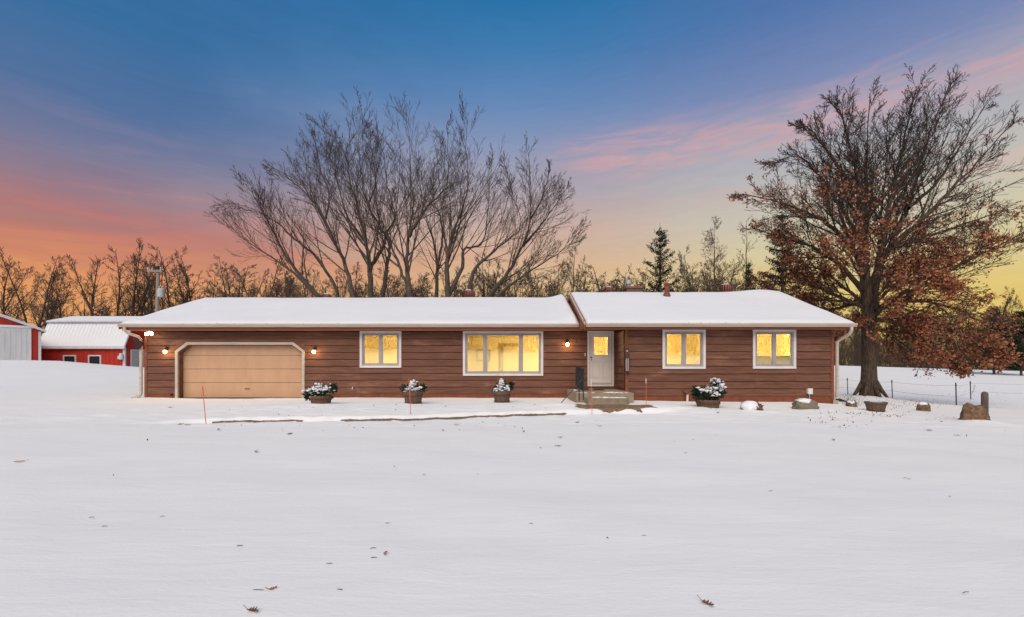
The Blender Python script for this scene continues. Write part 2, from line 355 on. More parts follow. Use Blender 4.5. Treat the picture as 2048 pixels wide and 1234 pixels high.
def _U(r2): return np.where(r2 > 1e-9, 0.5 * r2 * np.log(np.maximum(r2, 1e-9)), 0)
_d2 = ((_cp[:, None, :2] - _cp[None, :, :2]) ** 2).sum(-1)
_n = len(_cp); _A = np.zeros((_n + 3, _n + 3)); _A[:_n, :_n] = _U(_d2) + np.eye(_n) * 0.4
_A[:_n, _n] = 1; _A[:_n, _n + 1:] = _cp[:, :2]; _A[_n, :_n] = 1; _A[_n + 1:, :_n] = _cp[:, :2].T
_w = np.linalg.solve(_A, np.concatenate([_cp[:, 2], np.zeros(3)]))
LEDGE = np.array([(-9.5, 11.5), (-8.6, 11.68), (-7.5, 11.82), (-4.3, 11.95), (-2.4, 12.1), (-1.3, 12.45), (-.3, 12.72), (1.0, 12.95), (2.1, 13.02), (3.6, 13.1), (4.6, 13.3), (5.5, 13.6)])
MOUNDS = [(-6.25, 14.35, .7, .06), (-3.35, 14.6, .5, .04), (-.3, 14.9, .5, .04), (5.9, 14.0, .7, .07), (1.6, 13.9, .5, .09), (4.7, 14.0, .6, .08), (7.2, 13.55, .5, .05), (9.3, 14.0, .6, .04), (16.6, 21, 1.2, .12), (12.9, 12.3, .6, .08), (5.6, 13.3, .5, .05), (0.9, 14.2, .5, .05)]
def terrain(x, y):
    x = np.asarray(x, float); y = np.asarray(y, float); sh = x.shape; x = x.ravel(); y = y.ravel()
    out = np.empty_like(x)
    for i in range(0, len(x), 20000):
        a, b = x[i:i + 20000], y[i:i + 20000]
        d2 = (a[:, None] - _cp[None, :, 0]) ** 2 + (b[:, None] - _cp[None, :, 1]) ** 2
        out[i:i + 20000] = _U(d2) @ _w[:_n] + _w[_n] + _w[_n + 1] * a + _w[_n + 2] * b
    out = np.clip(out, -3, 6.5)
    # shovelled ledge in front of the planters
    ly = np.interp(x, LEDGE[:, 0], LEDGE[:, 1]) + 0.05 * np.sin(x * 5.1) + 0.035 * np.sin(x * 11.7 + 1)
    s = np.clip((y - ly) / 0.14, 0, 1); s = s * s * (3 - 2 * s)
    end = np.clip((x + 9.5) / 1.6, 0, 1) * np.clip((5.5 - x) / 1.2, 0, 1) * np.clip((16.6 - y) / 2.5, 0, 1)
    out += 0.085 * s * end
    g = np.exp(-((y - ly + 0.1) / 0.14) ** 2); out -= 0.05 * g * end
    for off in (-.75, .75):     # old tyre tracks sweeping away from the garage
        tx_ = -11.2 + off - 0.085 * np.clip(16 - y, 0, 20) ** 2
        out -= 0.045 * np.exp(-((x - tx_) / (.15 + .035 * np.abs(16 - y))) ** 2) * np.clip((17 - y) / 2, 0, 1) * (y > 3)
    for mx, my, r, h in MOUNDS: out += h * np.exp(-((x - mx) ** 2 + (y - my) ** 2) / (r * r))
    return out.reshape(sh)
def gz(x, y): return float(terrain(np.array([x]), np.array([y]))[0])

def spaced(segs):
    o = []
    for a, b, d in segs: o += list(np.arange(a, b, d))
    return np.array(o + [segs[-1][1]])
xs = spaced([(-400, -100, 20), (-100, -40, 3), (-40, -17, .6), (-17, 16, .16), (16, 40, .45), (40, 100, 2.5), (100, 400, 20)])
ys = spaced([(-300, -60, 12), (-60, 0, 2), (0, 11, .16), (11, 14.2, .05), (14.2, 17, .12), (17, 45, .5), (45, 130, 2.5), (130, 700, 25)])
GX, GY = np.meshgrid(xs, ys); GZ = terrain(GX, GY)
bumpy = np.array([mnoise.noise(Vector((x * 0.55, y * 1.1, 0))) * 0.022 + mnoise.noise(Vector((x * 2.1, y * 3.4, 5))) * 0.010 for x, y in zip(GX.ravel(), GY.ravel())]).reshape(GX.shape)
rough_zone = np.exp(-((GY - 12.9) / 2.3) ** 2) * (np.abs(GX) < 12)
bumpy += rough_zone * np.array([mnoise.noise(Vector((x * 3.1, y * 4.0, 9))) * 0.03 for x, y in zip(GX.ravel(), GY.ravel())]).reshape(GX.shape)
GZ = GZ + bumpy * np.clip(1 - (np.hypot(GX, GY) - 40) / 40, 0, 1)
nx, ny = len(xs), len(ys); idx = np.arange(nx * ny).reshape(ny, nx)
Q = np.stack([idx[:-1, :-1], idx[:-1, 1:], idx[1:, 1:], idx[1:, :-1]], -1).reshape(-1, 4)
ground = link_mesh('ground', fast_mesh('ground', np.stack([GX, GY, GZ], -1).reshape(-1, 3), Q, M['snow'], smooth=True))
tag(ground, 'snow covered lawn and fields around the house', kind='structure')

# brown strip of bare edging where the snow has been cut away along the walk
rng = random.Random(4)
def ledge_y(x): return float(np.interp(x, LEDGE[:, 0], LEDGE[:, 1])) + 0.05 * math.sin(x * 5.1) + 0.035 * math.sin(x * 11.7 + 1)
def strip(name, x0, x1, wmin, wmax, seed):
    """ragged sheet of bare edging draped over the cut in the snow"""
    V = []; Fc = []; x = x0; k = 0; nj = 6; wds = []
    while x <= x1:
        e = max(0.0, min(1, (x - x0) / 0.6, (x1 - x) / 0.6)); n_ = mnoise.noise(Vector((x * 0.9, seed, 0))) + .55 * mnoise.noise(Vector((x * 3.7, seed, 4))) + .35 * mnoise.noise(Vector((x * 11, seed, 8)))
        wd = max(.030, wmin + (wmax - wmin) * (n_ + .16)) * (e + .05); wds.append(wd); ly = ledge_y(x) + .015 * mnoise.noise(Vector((x * 14, seed, 2)))
        yy = np.linspace(ly - wd, ly + .03 * min(1, wd / .05), nj); zz_ = terrain(np.full(nj, x), yy) + np.array([-.004] + [.022] * (nj - 2) + [.006]) + .012
        V += [(x, a_, b_) for a_, b_ in zip(yy, zz_)]
        if k and max(wds[-2:]) > .02: Fc += [((k - 1) * nj + j, k * nj + j, k * nj + j + 1, (k - 1) * nj + j + 1) for j in range(nj - 1)]
        k += 1; x += 0.04
    return mesh_obj(name, V, Fc, M['soil'])
tag(strip('path', -4.9, 1.9, .02, .30, 3), 'bare brown edging strip between lawn snow and the shovelled walk', kind='structure')
tag(strip('path', -8.0, -5.4, .02, .22, 8), 'short bare soil strip by the garage end of the walk', kind='structure')
nr, na = 9, 60; V = []          # trodden soil apron below the steps
for i in range(nr):
    for k in range(na):
        a = 2 * math.pi * k / na; r = (i / (nr - 1)) * (1 + 0.30 * mnoise.noise(Vector((math.cos(a) * 2.3, math.sin(a) * 2.3, 3))) + .16 * mnoise.noise(Vector((math.cos(a) * 7, math.sin(a) * 7, 9))))
        V.append((3.05 + 1.25 * r * math.cos(a), 13.62 + .52 * r * math.sin(a), 0))
V = np.array(V); V[:, 2] = terrain(V[:, 0], V[:, 1]) + .035 - .05 * np.repeat(np.arange(nr) == nr - 1, na)
Fc = [(i * na + k, i * na + (k + 1) % na, (i + 1) * na + (k + 1) % na, (i + 1) * na + k) for i in range(nr - 1) for k in range(na)]
tag(mesh_obj('path', V, Fc, M['soil']), 'patch of bare brown ground at the foot of the steps', kind='structure')

# ------------------------------------------------------------------ the house
DA, DB = 17.5, 16.25            # depth of the two front walls
WAx0, WAx1, WBx1 = X(290, DA), 4.09, X(1667, DB)
C0, CH = 0.466, 0.2680          # lowest siding course and course height
TOPA, TOPB = 2.905, 2.855
BACK = 25.9
house = empty('ranch_house', (-1.3, DA, 0.25))
tag(house, 'long low brown ranch house with snowy roof and lit windows', 'house')

def px_rect(x0, x1, y0, y1, D): return (X(x0, D), X(x1, D), Z(y1, D), Z(y0, D))     # -> x0,x1,z0,z1
WIN_A = [px_rect(720, 803, 662.4, 735.5, DA), px_rect(926, 1086.3, 662.6, 751.5, DA)]
WIN_B = [px_rect(1324.5, 1410.5, 659.6, 737.8, DB), px_rect(1505, 1591, 659.6, 737.3, DB)]
DOOR = px_rect(1174.8, 1227.2, 662.3, 771, DA)
GAR = px_rect(351.8, 610, 684.3, 797, DA)

def decompose(x0, x1, z0, z1, ops):
    xs_ = sorted({x0, x1, *[max(x0, min(x1, v)) for o in ops for v in o[:2]]}); out = []
    for a, b in zip(xs_[:-1], xs_[1:]):
        if b - a < 1e-4: continue
        iv = [(z0, z1)]
        for o in ops:
            if o[0] <= a + 1e-4 and o[1] >= b - 1e-4:
                nv = []
                for p, q in iv:
                    if o[2] > p: nv.append((p, min(q, o[2])))
                    if o[3] < q: nv.append((max(p, o[3]), q))
                iv = nv
        out += [(a, b, p, q) for p, q in iv if q - p > 1e-3]
    return out
# backing walls (behind the siding) with real openings
OPA = [(o[0] + .03, o[1] - .03, o[2] + .03, o[3] - .03) for o in WIN_A + [DOOR, GAR]]
OPB = [(o[0] + .03, o[1] - .03, o[2] + .03, o[3] - .03) for o in WIN_B]
def wall_part(D, x0, x1, top, ops):
    mb = MB()
    for a, b, p, q in decompose(x0, x1, -0.2, top, ops): mb.box(a, b, D + .012, D + .16, p, q)
    return mb.build('wall', M['dark'], house)
wallA = wall_part(DA, WAx0 + .01, WAx1, TOPA, OPA); wallB = wall_part(DB, WAx1 + .02, WBx1 - .01, TOPB, OPB)
mb = MB().box(WAx1 + .004, WAx1 + .14, DB + .17, DA + .01, -.2, TOPB); wallS = mb.build('wall', M['siding'], house)
mb = MB().box(WAx0 + .012, WAx0 + .16, DA + .165, BACK, -.2, TOPA); mb.prism([(DA + .1, TOPA + .002), (BACK - .1, TOPA + .002), (21.7, 4.62)], WAx0 + .02, WAx0 + .15); mb.build('wall', M['siding'], house)
mb = MB().box(WBx1 - .16, WBx1 - .012, DB + .165, 24.3, -.2, TOPB); mb.prism([(DB + .1, TOPB + .002), (24.2, TOPB + .002), (20.1, 4.62)], WBx1 - .15, WBx1 - .02); mb.build('wall', M['siding'], house)
MB().box(WAx0 + .17, WBx1 - .17, BACK - .15, BACK, -.2, TOPA).build('wall', M['siding'], house)

# siding boards: one object each; a shared unit board scaled to length
def unit_board():
    prof = [(0.0, 0.0), (-.036, 0.0), (-.038, .02), (-.016, .91), (-.010, .94), (0.0, .94)]
    return MB().prism(prof, 0, 1).build('siding_board', M['siding'])
ub = unit_board(); ub_me = ub.data; bpy.data.objects.remove(ub)
def board(x, D, z, L, h, parent, rz=0.0):
    o = bpy.data.objects.new('siding_board', ub_me); COL.objects.link(o)
    o.location = (x, D + .010, z); o.scale = (L - .003, 1, h); o.rotation_euler = (0, 0, rz)
    attach(o, parent); return o
rng = random.Random(11)
def side_wall(D, x0, x1, top, ops, parent):
    z = C0; first = True
    while z < top - .02:
        z1 = min(z + CH, top)
        joints = []; x = x0 + rng.uniform(1.2, 4.6)
        while x < x1 - .8: joints.append(x); x += rng.uniform(2.4, 4.9)
        # merge neighbouring cells so that a board runs on until a joint or an opening
        for a, b, p, q in decompose(x0, x1, z, z1, ops):
            cuts = [a] + [j for j in joints if a + .25 < j < b - .25] + [b]
            for c, d in zip(cuts[:-1], cuts[1:]): board(c, D, p, d - c, (q - p), parent)
        z = z1
side_wall(DA, WAx0 + .10, WAx1 - .075, TOPA, WIN_A + [DOOR, GAR], wallA)
side_wall(DB, WAx1 + .10, WBx1 - .10, TOPB, WIN_B, wallB)
z = C0
while z < TOPB - .02:      # side of the jutting wing, facing the entry
    h = min(CH, TOPB - z); board(WAx1 - .006, DA - .045, z, DA - DB - .13, h, wallS, -math.pi / 2); z += CH
# corner boards, foundation skirts
for x0, x1, D, top in ((WAx0, WAx0 + .095, DA, TOPA), (WAx1 - .005, WAx1 + .095, DB, TOPB), (WBx1 - .098, WBx1, DB, TOPB)):
    MB().box(x0, x1, D - .035, D + .005, C0 - .13, top - .002).build('corner_board', M['trim_red'], house)
MB().box(WAx1 - .075, WAx1 - .012, DA - .05, DA - .005, C0, TOPA - .06).build('corner_board', M['siding'], house)
for x0, x1, D in ((WAx0 + .02, GAR[0] + .02, DA), (GAR[1] - .02, WAx1 - .03, DA), (WAx1 + .01, WBx1 - .005, DB)):
    MB().box(x0, x1, D - .012, D + .010, -.25, C0 - .006).build('foundation', M['foundation'], house)
MB().box(WAx1 - .012, WAx1 + .002, DB + .003, DA - .06, -.25, C0 - .006).build('foundation', M['foundation'], house)

# roofs
rA = dict(e=17.0, ze=3.125, r=21.7, zr=4.80, x0=-14.83, x1=3.9)
rB = dict(e=15.75, ze=3.03, r=20.1, zr=4.795, x0=2.575, x1=12.03)
def roof(R, wall_d, soffit, back):
    root = MB()
    t = .10; sl = (R['zr'] - R['ze']) / (R['r'] - R['e']); yb = back; zb = R['zr'] - sl * (yb - R['r'])
    root.prism([(R['e'], R['ze']), (R['r'], R['zr']), (yb, zb), (yb, zb - t), (R['r'], R['zr'] - t), (R['e'], R['ze'] - t)], R['x0'], R['x1'])
    o = root.build('roof', M['trim_red'], house)
    # fascia board and soffit
    MB().box(R['x0'] + .05, R['x1'] - (.0 if R is rB else 1.34), R['e'] + .06, R['e'] + .10, soffit - .022, R['ze'] - .03).build('fascia', M['trim_red'], o)
    MB().box(R['x0'] + .06, R['x1'] - .04, R['e'] + .101, wall_d + .02, soffit, soffit + .02).build('soffit', M['siding'], o)
    return o
roofA = roof(rA, DA, TOPA, 26.5); roofB = roof(rB, DB, TOPB, 24.5)
MB().box(rB['x0'] + .06, WAx1 + .0, DB + .025, DA + .01, TOPA - .01, TOPA + .01).build('soffit', M['siding'], roofB)
# rake boards of the right roof's left end, and both outer ends
def rake(R, x, w_, parent, m, zo0, zo1):
    p = [(R['e'] + .005, R['ze'] + zo0), (R['r'], R['zr'] + zo0), (R['r'], R['zr'] + zo1), (R['e'] + .005, R['ze'] + zo1)]
    return MB().prism(p, x, x + w_).build('rake_board', m, parent)
rake(rB, rB['x0'] - .034, .03, roofB, M['trim_red'], -.22, -.035); rake(rB, rB['x0'] - .045, .043, roofB, M['cream'], -.033, .035)
rake(rA, rA['x0'] - .034, .03, roofA, M['trim_red'], -.2, -.03); rake(rB, rB['x1'] + .003, .03, roofB, M['trim_red'], -.2, -.03)
MB().box(rB['x0'] - .03, rB['x0'] + .02, 16.0, 17.4, TOPA - .02, 3.2).build('rake_board', M['trim_red'], roofB)

# snow lying on the roofs: displaced sheet with a skirt
def roof_snow(R, x0, x1, parent, seed, lump=0.0, drift=None, yb=None):
    nx_, nyy = int((x1 - x0) / .12), 46; V = []; Fc = []
    sl = (R['zr'] - R['ze']) / (R['r'] - R['e']); y0 = R['e'] + .02; y1 = R['r'] + 1.5
    for j in range(nyy + 1):
        y = y0 + (y1 - y0) * j / nyy
        for i in range(nx_ + 1):
            x = x0 + (x1 - x0) * i / nx_
            zt = R['zr'] - sl * abs(y - R['r']) if y > R['r'] else R['ze'] + sl * (y - R['e'])
            rd = min(1, (y - y0) / .10 + .12) * min(1, (x - x0) / .12 + .15) * min(1, (x1 - x) / .12 + .15)
            rd = math.sqrt(max(rd, 0))
            nz = mnoise.noise(Vector((x * .5, y * .8, seed))) * .032 + mnoise.noise(Vector((x * 2.4, y * 2.4, seed + 4))) * .010
            edge = max(0, mnoise.noise(Vector((x * 3.7, seed, 2)))) * .09 * max(0, 1 - (y - y0) / .25)
            th = .075 + nz - edge
            rr = (y - R['r']) / .55; th += -.035 * math.exp(-rr * rr)       # soften the ridge
            th += lump * math.exp(-((x - (x1 - 1.0)) / 1.0) ** 2 - ((y - R['r']) / .8) ** 2)
            if drift: th += drift * math.exp(-((x - x1) / .5) ** 2) * min(1, (y - y0) / .6)
            V.append((x, y, zt + .004 + max(th * rd, .006)))
    n = nx_ + 1
    for j in range(nyy):
        for i in range(nx_): Fc.append((j * n + i, j * n + i + 1, (j + 1) * n + i + 1, (j + 1) * n + i))
    b = len(V)     # skirt down to the roof all round
    ring = [i for i in range(n)] + [j * n + n - 1 for j in range(1, nyy + 1)] + [nyy * n + i for i in range(n - 2, -1, -1)] + [j * n for j in range(nyy - 1, 0, -1)]
    for r in ring:
        x, y, z = V[r]; zt = R['zr'] - sl * abs(y - R['r']); V.append((x, y, zt - .02))
    m_ = len(ring)
    for k in range(m_): Fc.append((ring[k], b + k, b + (k + 1) % m_, ring[(k + 1) % m_]))
    return mesh_obj('snow_cover', V, Fc, M['snow_roof'], parent, True)
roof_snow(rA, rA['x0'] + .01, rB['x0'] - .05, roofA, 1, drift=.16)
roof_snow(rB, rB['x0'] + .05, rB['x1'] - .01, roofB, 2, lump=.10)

# gutters with downspouts
def gutter(R, x0, x1, parent):
    e = R['e'] + .055; zt = R['ze'] + .012
    prof = [(e, zt), (e - .012, zt), (e - .012, zt - .11), (e - .07, zt - .11), (e - .115, zt - .03), (e - .115, zt), (e - .128, zt), (e - .128, zt - .035), (e - .080, zt - .125), (e, zt - .125)]
    g = MB().prism(prof, x0, x1).build('gutter', M['cream'], house)
    # leaf scraps caught in the gutter
    rs = random.Random(int(x0 * 10)); mb = MB()
    for k in range(int((x1 - x0) * 2.2)):
        x = rs.uniform(x0, x1); y = e - rs.uniform(.03, .12); a = rs.uniform(0, 3.1); s = rs.uniform(.02, .06)
        mb.add([(x - s * math.cos(a), y - .01, zt - .005), (x, y + .02, zt + .012), (x + s * math.cos(a), y, zt + rs.uniform(.0, .045)), (x, y - .015, zt + .004)], [(0, 1, 2, 3)])
    mb.build('leaf_scraps', M['brown_leaf'], g)
    return g
gA = gutter(rA, -14.86, 2.52, roofA); gB = gutter(rB, 2.59, 12.05, roofB)
def downspout(pts, g): return MB().rtube(pts, .085, .065).build('downspout', M['cream'], g)
dx = -14.36
downspout([(-14.62, 16.98, 3.02), (-14.62, 16.98, 2.90), (-14.56, 17.05, 2.80), (-14.40, 17.37, 2.66), (dx, 17.42, 2.56), (dx, 17.42, .50), (dx - .02, 17.40, .40), (dx - .14, 17.28, .31), (dx - .20, 17.2, .29)], gA)
bx = 11.68
downspout([(11.86, 15.72, 2.93), (11.86, 15.72, 2.80), (11.84, 15.80, 2.66), (11.74, 16.08, 2.50), (bx, 16.17, 2.40), (bx, 16.17, .42), (bx, 16.14, .36)], gB)
db = MB().box(bx - .055, bx + .055, 16.02, 16.22, .16, .34).build('downspout', M['white'], gB)
MB().prism([(bx - .06, .36), (bx + .02, .38), (bx + .22, .30), (bx + .21, .27), (bx - .05, .29)], 16.0, 16.16, 'y').build('splash_flap', M['plastic_black'], gB)

# windows
def rect_frame(mb, x0, x1, z0, z1, w_, y0, y1):
    mb.box(x0, x1, y0, y1, z1 - w_, z1); mb.box(x0, x1, y0, y1, z0, z0 + w_)
    mb.box(x0, x0 + w_, y0, y1, z0 + w_, z1 - w_); mb.box(x1 - w_, x1, y0, y1, z0 + w_, z1 - w_); return mb
def window(r, D, splits, label=None):
    x0, x1, z0, z1 = r
    wn = rect_frame(MB(), x0 + .086, x1 - .086, z0 + .086, z1 - .07, .055, D - .018, D + .10).build('window', M['grey_frame'], house)
    mb = MB(); mb.box(x0, x1, D - .045, D - .001, z1 - .070, z1); mb.box(x0, x1, D - .050, D - .001, z0, z0 + .085)
    mb.box(x0, x0 + .085, D - .044, D - .001, z0 + .086, z1 - .071); mb.box(x1 - .085, x1, D - .044, D - .001, z0 + .086, z1 - .071)
    mb.build('casing', M['white'], wn)
    xa, xb, za, zb = x0 + .143, x1 - .143, z0 + .143, z1 - .127
    edges = [xa] + [xa + (xb - xa) * s for s in splits] + [xb]
    for s in splits:
        xc = xa + (xb - xa) * s; MB().box(xc - .05, xc + .05, D - .014, D + .08, za - .001, zb + .001).build('mullion', M['grey_frame'], wn)
    for i in range(len(edges) - 1):
        a = edges[i] + (.051 if i else .001); b = edges[i + 1] - (.051 if i < len(edges) - 2 else .001)
        rect_frame(MB(), a, b, za, zb, .032, D + .004, D + .06).build('sash', M['grey_frame'], wn)
        MB().box(a + .034, b - .034, D + .030, D + .036, za + .033, zb - .033).build('pane', M['glass'], wn)
    return wn
w1 = window(WIN_A[0], DA, (.5,)); w2 = window(WIN_A[1], DA, (.255, .745)); w3 = window(WIN_B[0], DB, (.5,)); w4 = window(WIN_B[1], DB, (.5,))
# lit rooms behind the windows
def room(r, D, depth, power, lamp, wall='interior'):
    x0, x1, z0, z1 = r; x0 -= .5; x1 += .5; z0 = .75; z1 = min(z1 + .1, 2.84); y0 = D + .17; y1 = D + depth
    mb = MB(); mb.add([(x0, y0, z0), (x1, y0, z0), (x1, y1, z0), (x0, y1, z0), (x0, y0, z1), (x1, y0, z1), (x1, y1, z1), (x0, y1, z1)],
                      [(0, 1, 2, 3), (4, 7, 6, 5), (1, 5, 6, 2), (2, 6, 7, 3), (3, 7, 4, 0)])
    rm = mb.build('room', M[wall], house)
    lx, ly, lz = lamp
    MB().lathe([(.10, 0), (.16, .03), (.16, .06)], (lx, ly, lz), 16).build('ceiling_lamp', M['lamp_disc'], rm)
    L = bpy.data.lights.new('room_light', 'POINT'); L.energy = power; L.color = (1.0, 0.82, 0.53); L.shadow_soft_size = .15
    lo = bpy.data.objects.new('room_light', L); COL.objects.link(lo); lo.location = (lx, ly, lz - .12)
    return rm
def cxz(r): return (r[0] + r[1]) / 2
PW = 3.4
room(WIN_A[0], DA, 2.6, 62 * PW, (WIN_A[0][1] + .30, DA + .55, 2.70)); rm2 = room(WIN_A[1], DA, 3.4, 110 * PW, (WIN_A[1][1] + .30, DA + .60, 2.70))
MB().box(-.55, -.40, DA + 3.30, DA + 3.37, .8, 2.45).box(.35, .50, DA + 3.30, DA + 3.37, .8, 2.45).box(-.55, .50, DA + 3.29, DA + 3.37, 2.451, 2.58).build('doorway', M['interior_tan'], rm2)
rect_frame(MB(), -1.65, -1.0, 1.75, 2.3, .05, DA + 3.34, DA + 3.38).build('picture_frame', M['interior_tan'], rm2)
rm3 = room(WIN_B[0], DB, 2.0, 62 * PW, (WIN_B[0][0] - .28, DB + .55, 2.68)); rm4 = room(WIN_B[1], DB, 2.2, 85 * PW, (WIN_B[1][0] - .28, DB + .75, 2.40))
# a woven blind in the third window, a tan headboard in the fourth, a sticker on the glass
b3 = WIN_B[0]; MB().box(b3[0] + .1, b3[1] - .1, DB + 1.95, DB + 1.97, b3[2] - .3, b3[3] - .05).build('blind', M['blind'], rm3)
MB().box(X(1396, DB) - .06, X(1396, DB) + .03, DB + .022, DB + .0295, b3[2] + .18, b3[2] + .30).build('sticker', M['white'], w3)
b4 = WIN_B[1]; MB().box(b4[0] - .3, b4[1] + .3, DB + .30, DB + .42, .8, b4[2] + .47).build('headboard', M['interior_tan'], rm4)

# entry door
x0, x1, z0, z1 = DOOR
fr = rect_frame(MB(), x0, x1, z0 - .03, z1, .072, DA - .05, DA + .08).build('door_frame', M['door_white'], house)
rect_frame(MB(), x0 + .073, x1 - .073, z0 + .043, z1 - .073, .016, DA - .030, DA + .02).build('weatherstrip', M['grey_frame'], fr)
sx0, sx1, sz0, sz1 = x0 + .090, x1 - .090, z0 + .06, z1 - .09
gl = px_rect(1186, 1216.2, 673, 711, DA); pl = [px_rect(1184.8, 1200.2, 722.6, 757.5, DA), px_rect(1204.2, 1219.6, 722.6, 757.5, DA)]
mb = MB()
for a, b, p, q in decompose(sx0, sx1, sz0, sz1, [gl] + pl): mb.box(a, b, DA - .012, DA + .034, p, q)
dr = mb.build('door', M['door_white'], house)
for p in pl:
    MB().box(p[0], p[1], DA + .022, DA + .032, p[2], p[3]).build('panel', M['door_white'], dr)
    MB().box(p[0] + .04, p[1] - .04, DA - .006, DA + .0215, p[2] + .04, p[3] - .04).build('panel', M['door_white'], dr)
rect_frame(MB(), gl[0] - .002, gl[1] + .002, gl[2] - .002, gl[3] + .002, .028, DA - .022, DA - .0125).build('glazing_bead', M['door_white'], dr)
MB().box(gl[0], gl[1], DA + .008, DA + .014, gl[2], gl[3]).build('pane', M['glass'], dr)
MB().box(sx0 + .08, sx1 - .01, DA - .028, DA - .0125, sz0 + .01, sz0 + .06).build('kick_sill', M['cream'], dr)
kx, kz = X(1182.3, DA), Z(715, DA)
MB().tube([(kx, DA - .012, kz), (kx, DA - .04, kz), (kx, DA - .055, kz), (kx, DA - .085, kz), (kx, DA - .095, kz)], [.03, .014, .026, .03, .012], 12).build('knob', M['iron'], dr)
MB().tube([(kx, DA - .012, kz - .09), (kx, DA - .03, kz - .09)], [.022, .018], 10).build('lock', M['iron'], dr)
rmd = room((x0 + .45, x1 - .45, .75, 2.7), DA, 2.2, 40 * PW, (x0 + .02, DA + .75, 2.60))
MB().box(X(1197, DA) - .01, X(1206, DA) + .02, DA + 2.1, DA + 2.14, .8, Z(688, DA + 2.1)).build('inner_door', M['interior_tan'], rmd)
# doorbell, hook
MB().box(X(1170, DA) - .014, X(1170, DA) + .014, DA - .045, DA - .012, Z(712, DA), Z(706, DA)).build('doorbell', M['white'], house)
MB().tube([(X(1152, DA), DA - .02, Z(679, DA)), (X(1152, DA), DA - .10, Z(680, DA)), (X(1152, DA), DA - .10, Z(686, DA))], .010, 6).build('hook', M['iron'], house)

# garage door, its cream frame with clipped corners
gx0, gx1, gz1 = GAR[0], GAR[1], GAR[3]; cw, chh = .44, .345; tw = .10
outer = [(gx0, .15), (gx0, gz1 - chh), (gx0 + cw, gz1), (gx1 - cw, gz1), (gx1, gz1 - chh), (gx1, .15)]
inner = [(gx0 + tw, .15), (gx0 + tw, gz1 - chh - .04), (gx0 + cw + .045, gz1 - tw), (gx1 - cw - .045, gz1 - tw), (gx1 - tw, gz1 - chh - .04), (gx1 - tw, .15)]
def ribbon(mb, o, i, y0, y1):
    n = len(o); vs = [(p[0], y0, p[1]) for p in o] + [(p[0], y0, p[1]) for p in i] + [(p[0], y1, p[1]) for p in o] + [(p[0], y1, p[1]) for p in i]; fs = []
    for k in range(n - 1):
        fs += [(k, k + 1, n + k + 1, n + k), (2 * n + k, 3 * n + k, 3 * n + k + 1, 2 * n + k + 1), (k, 2 * n + k, 2 * n + k + 1, k + 1), (n + k, n + k + 1, 3 * n + k + 1, 3 * n + k)]
    fs += [(0, n, 3 * n, 2 * n), (n - 1, 3 * n - 1, 4 * n - 1, 2 * n - 1)]
    return mb.add(vs, fs)
gf = ribbon(MB(), outer, inner, DA - .05, DA + .02).build('garage_frame', M['cream'], house)
inner2 = [(p[0], p[1]) for p in inner]; inner3 = [(p[0] + (.03 if k < 3 else -.03), p[1] - (.03 if 0 < k < 5 else 0)) for k, p in enumerate(inner)]
ribbon(MB(), [(p[0] - (.01 if k < 3 else -.01), p[1] + .01 * (0 < k < 5)) for k, p in enumerate(inner2)], inner3, DA + .021, DA + .22).build('jamb', M['siding'], gf)
for s in (0, 1):        # siding triangles above the clipped corners
    tri = [(gx0, gz1 - chh), (gx0, gz1), (gx0 + cw, gz1)] if s == 0 else [(gx1 - cw, gz1), (gx1, gz1), (gx1, gz1 - chh)]
    MB().prism(tri, DA - .018, DA + .012, 'y').build('siding_board', M['siding'], wallA)
gd = MB().box(gx0 + .05, gx1 - .05, DA + .262, DA + .29, .18, gz1 - .05).build('garage_door', M['dark'], house)
seams = [Z(v, DA + .22) for v in (796.5, 765.3, 738, 710.6, 686)]
for p, q in zip(seams[:-1], seams[1:]):
    MB().prism([(DA + .26, p + .006), (DA + .225, p + .006), (DA + .220, p + .016), (DA + .220, q - .016), (DA + .225, q - .006), (DA + .26, q - .006)], gx0 + .06, gx1 - .06).build('panel', M['garage'], gd)
hx, hz = X(488, DA), Z(778, DA)
MB().tube([(hx - .09, DA + .219, hz), (hx - .08, DA + .19, hz), (hx + .08, DA + .19, hz), (hx + .09, DA + .219, hz)], .012, 8).build('handle', M['iron'], gd)

# lamps
def wall_lamp(px, py, D):
    c = P(px, py, D - .13); root = MB().box(c.x - .045, c.x + .045, D - .045, D - .025, c.z + .03, c.z + .18).build('wall_lamp', M['iron'], house)
    MB().tube([(c.x, D - .04, c.z + .12), (c.x, D - .09, c.z + .15), (c.x, D - .13, c.z + .11)], .012, 8).build('lamp_arm', M['iron'], root)
    MB().lathe([(.02, .12), (.055, .06), (.06, .045)], (c.x, D - .13, c.z), 14).build('lamp_cap', M['iron'], root)
    MB().lathe([(.045, .044), (.062, 0), (.055, -.05), (.03, -.075), (.005, -.08)], (c.x, D - .13, c.z), 14).build('bulb', M['bulb'], root, True)
    L = bpy.data.lights.new('lamp_light', 'POINT'); L.energy = 4.2; L.color = (1.0, 0.60, 0.24); L.shadow_soft_size = .05
    lo = bpy.data.objects.new('lamp_light', L); COL.objects.link(lo); lo.location = (c.x, D - .22, c.z - .02)
wall_lamp(330, 703, DA); wall_lamp(627.5, 703, DA); wall_lamp(1135, 688, DA)
fc = P(297, 664, 17.35); fl = MB().box(fc.x - .05, fc.x + .05, 17.33, 17.40, fc.z + .03, TOPA - .001).build('flood_light', M['iron'], house)
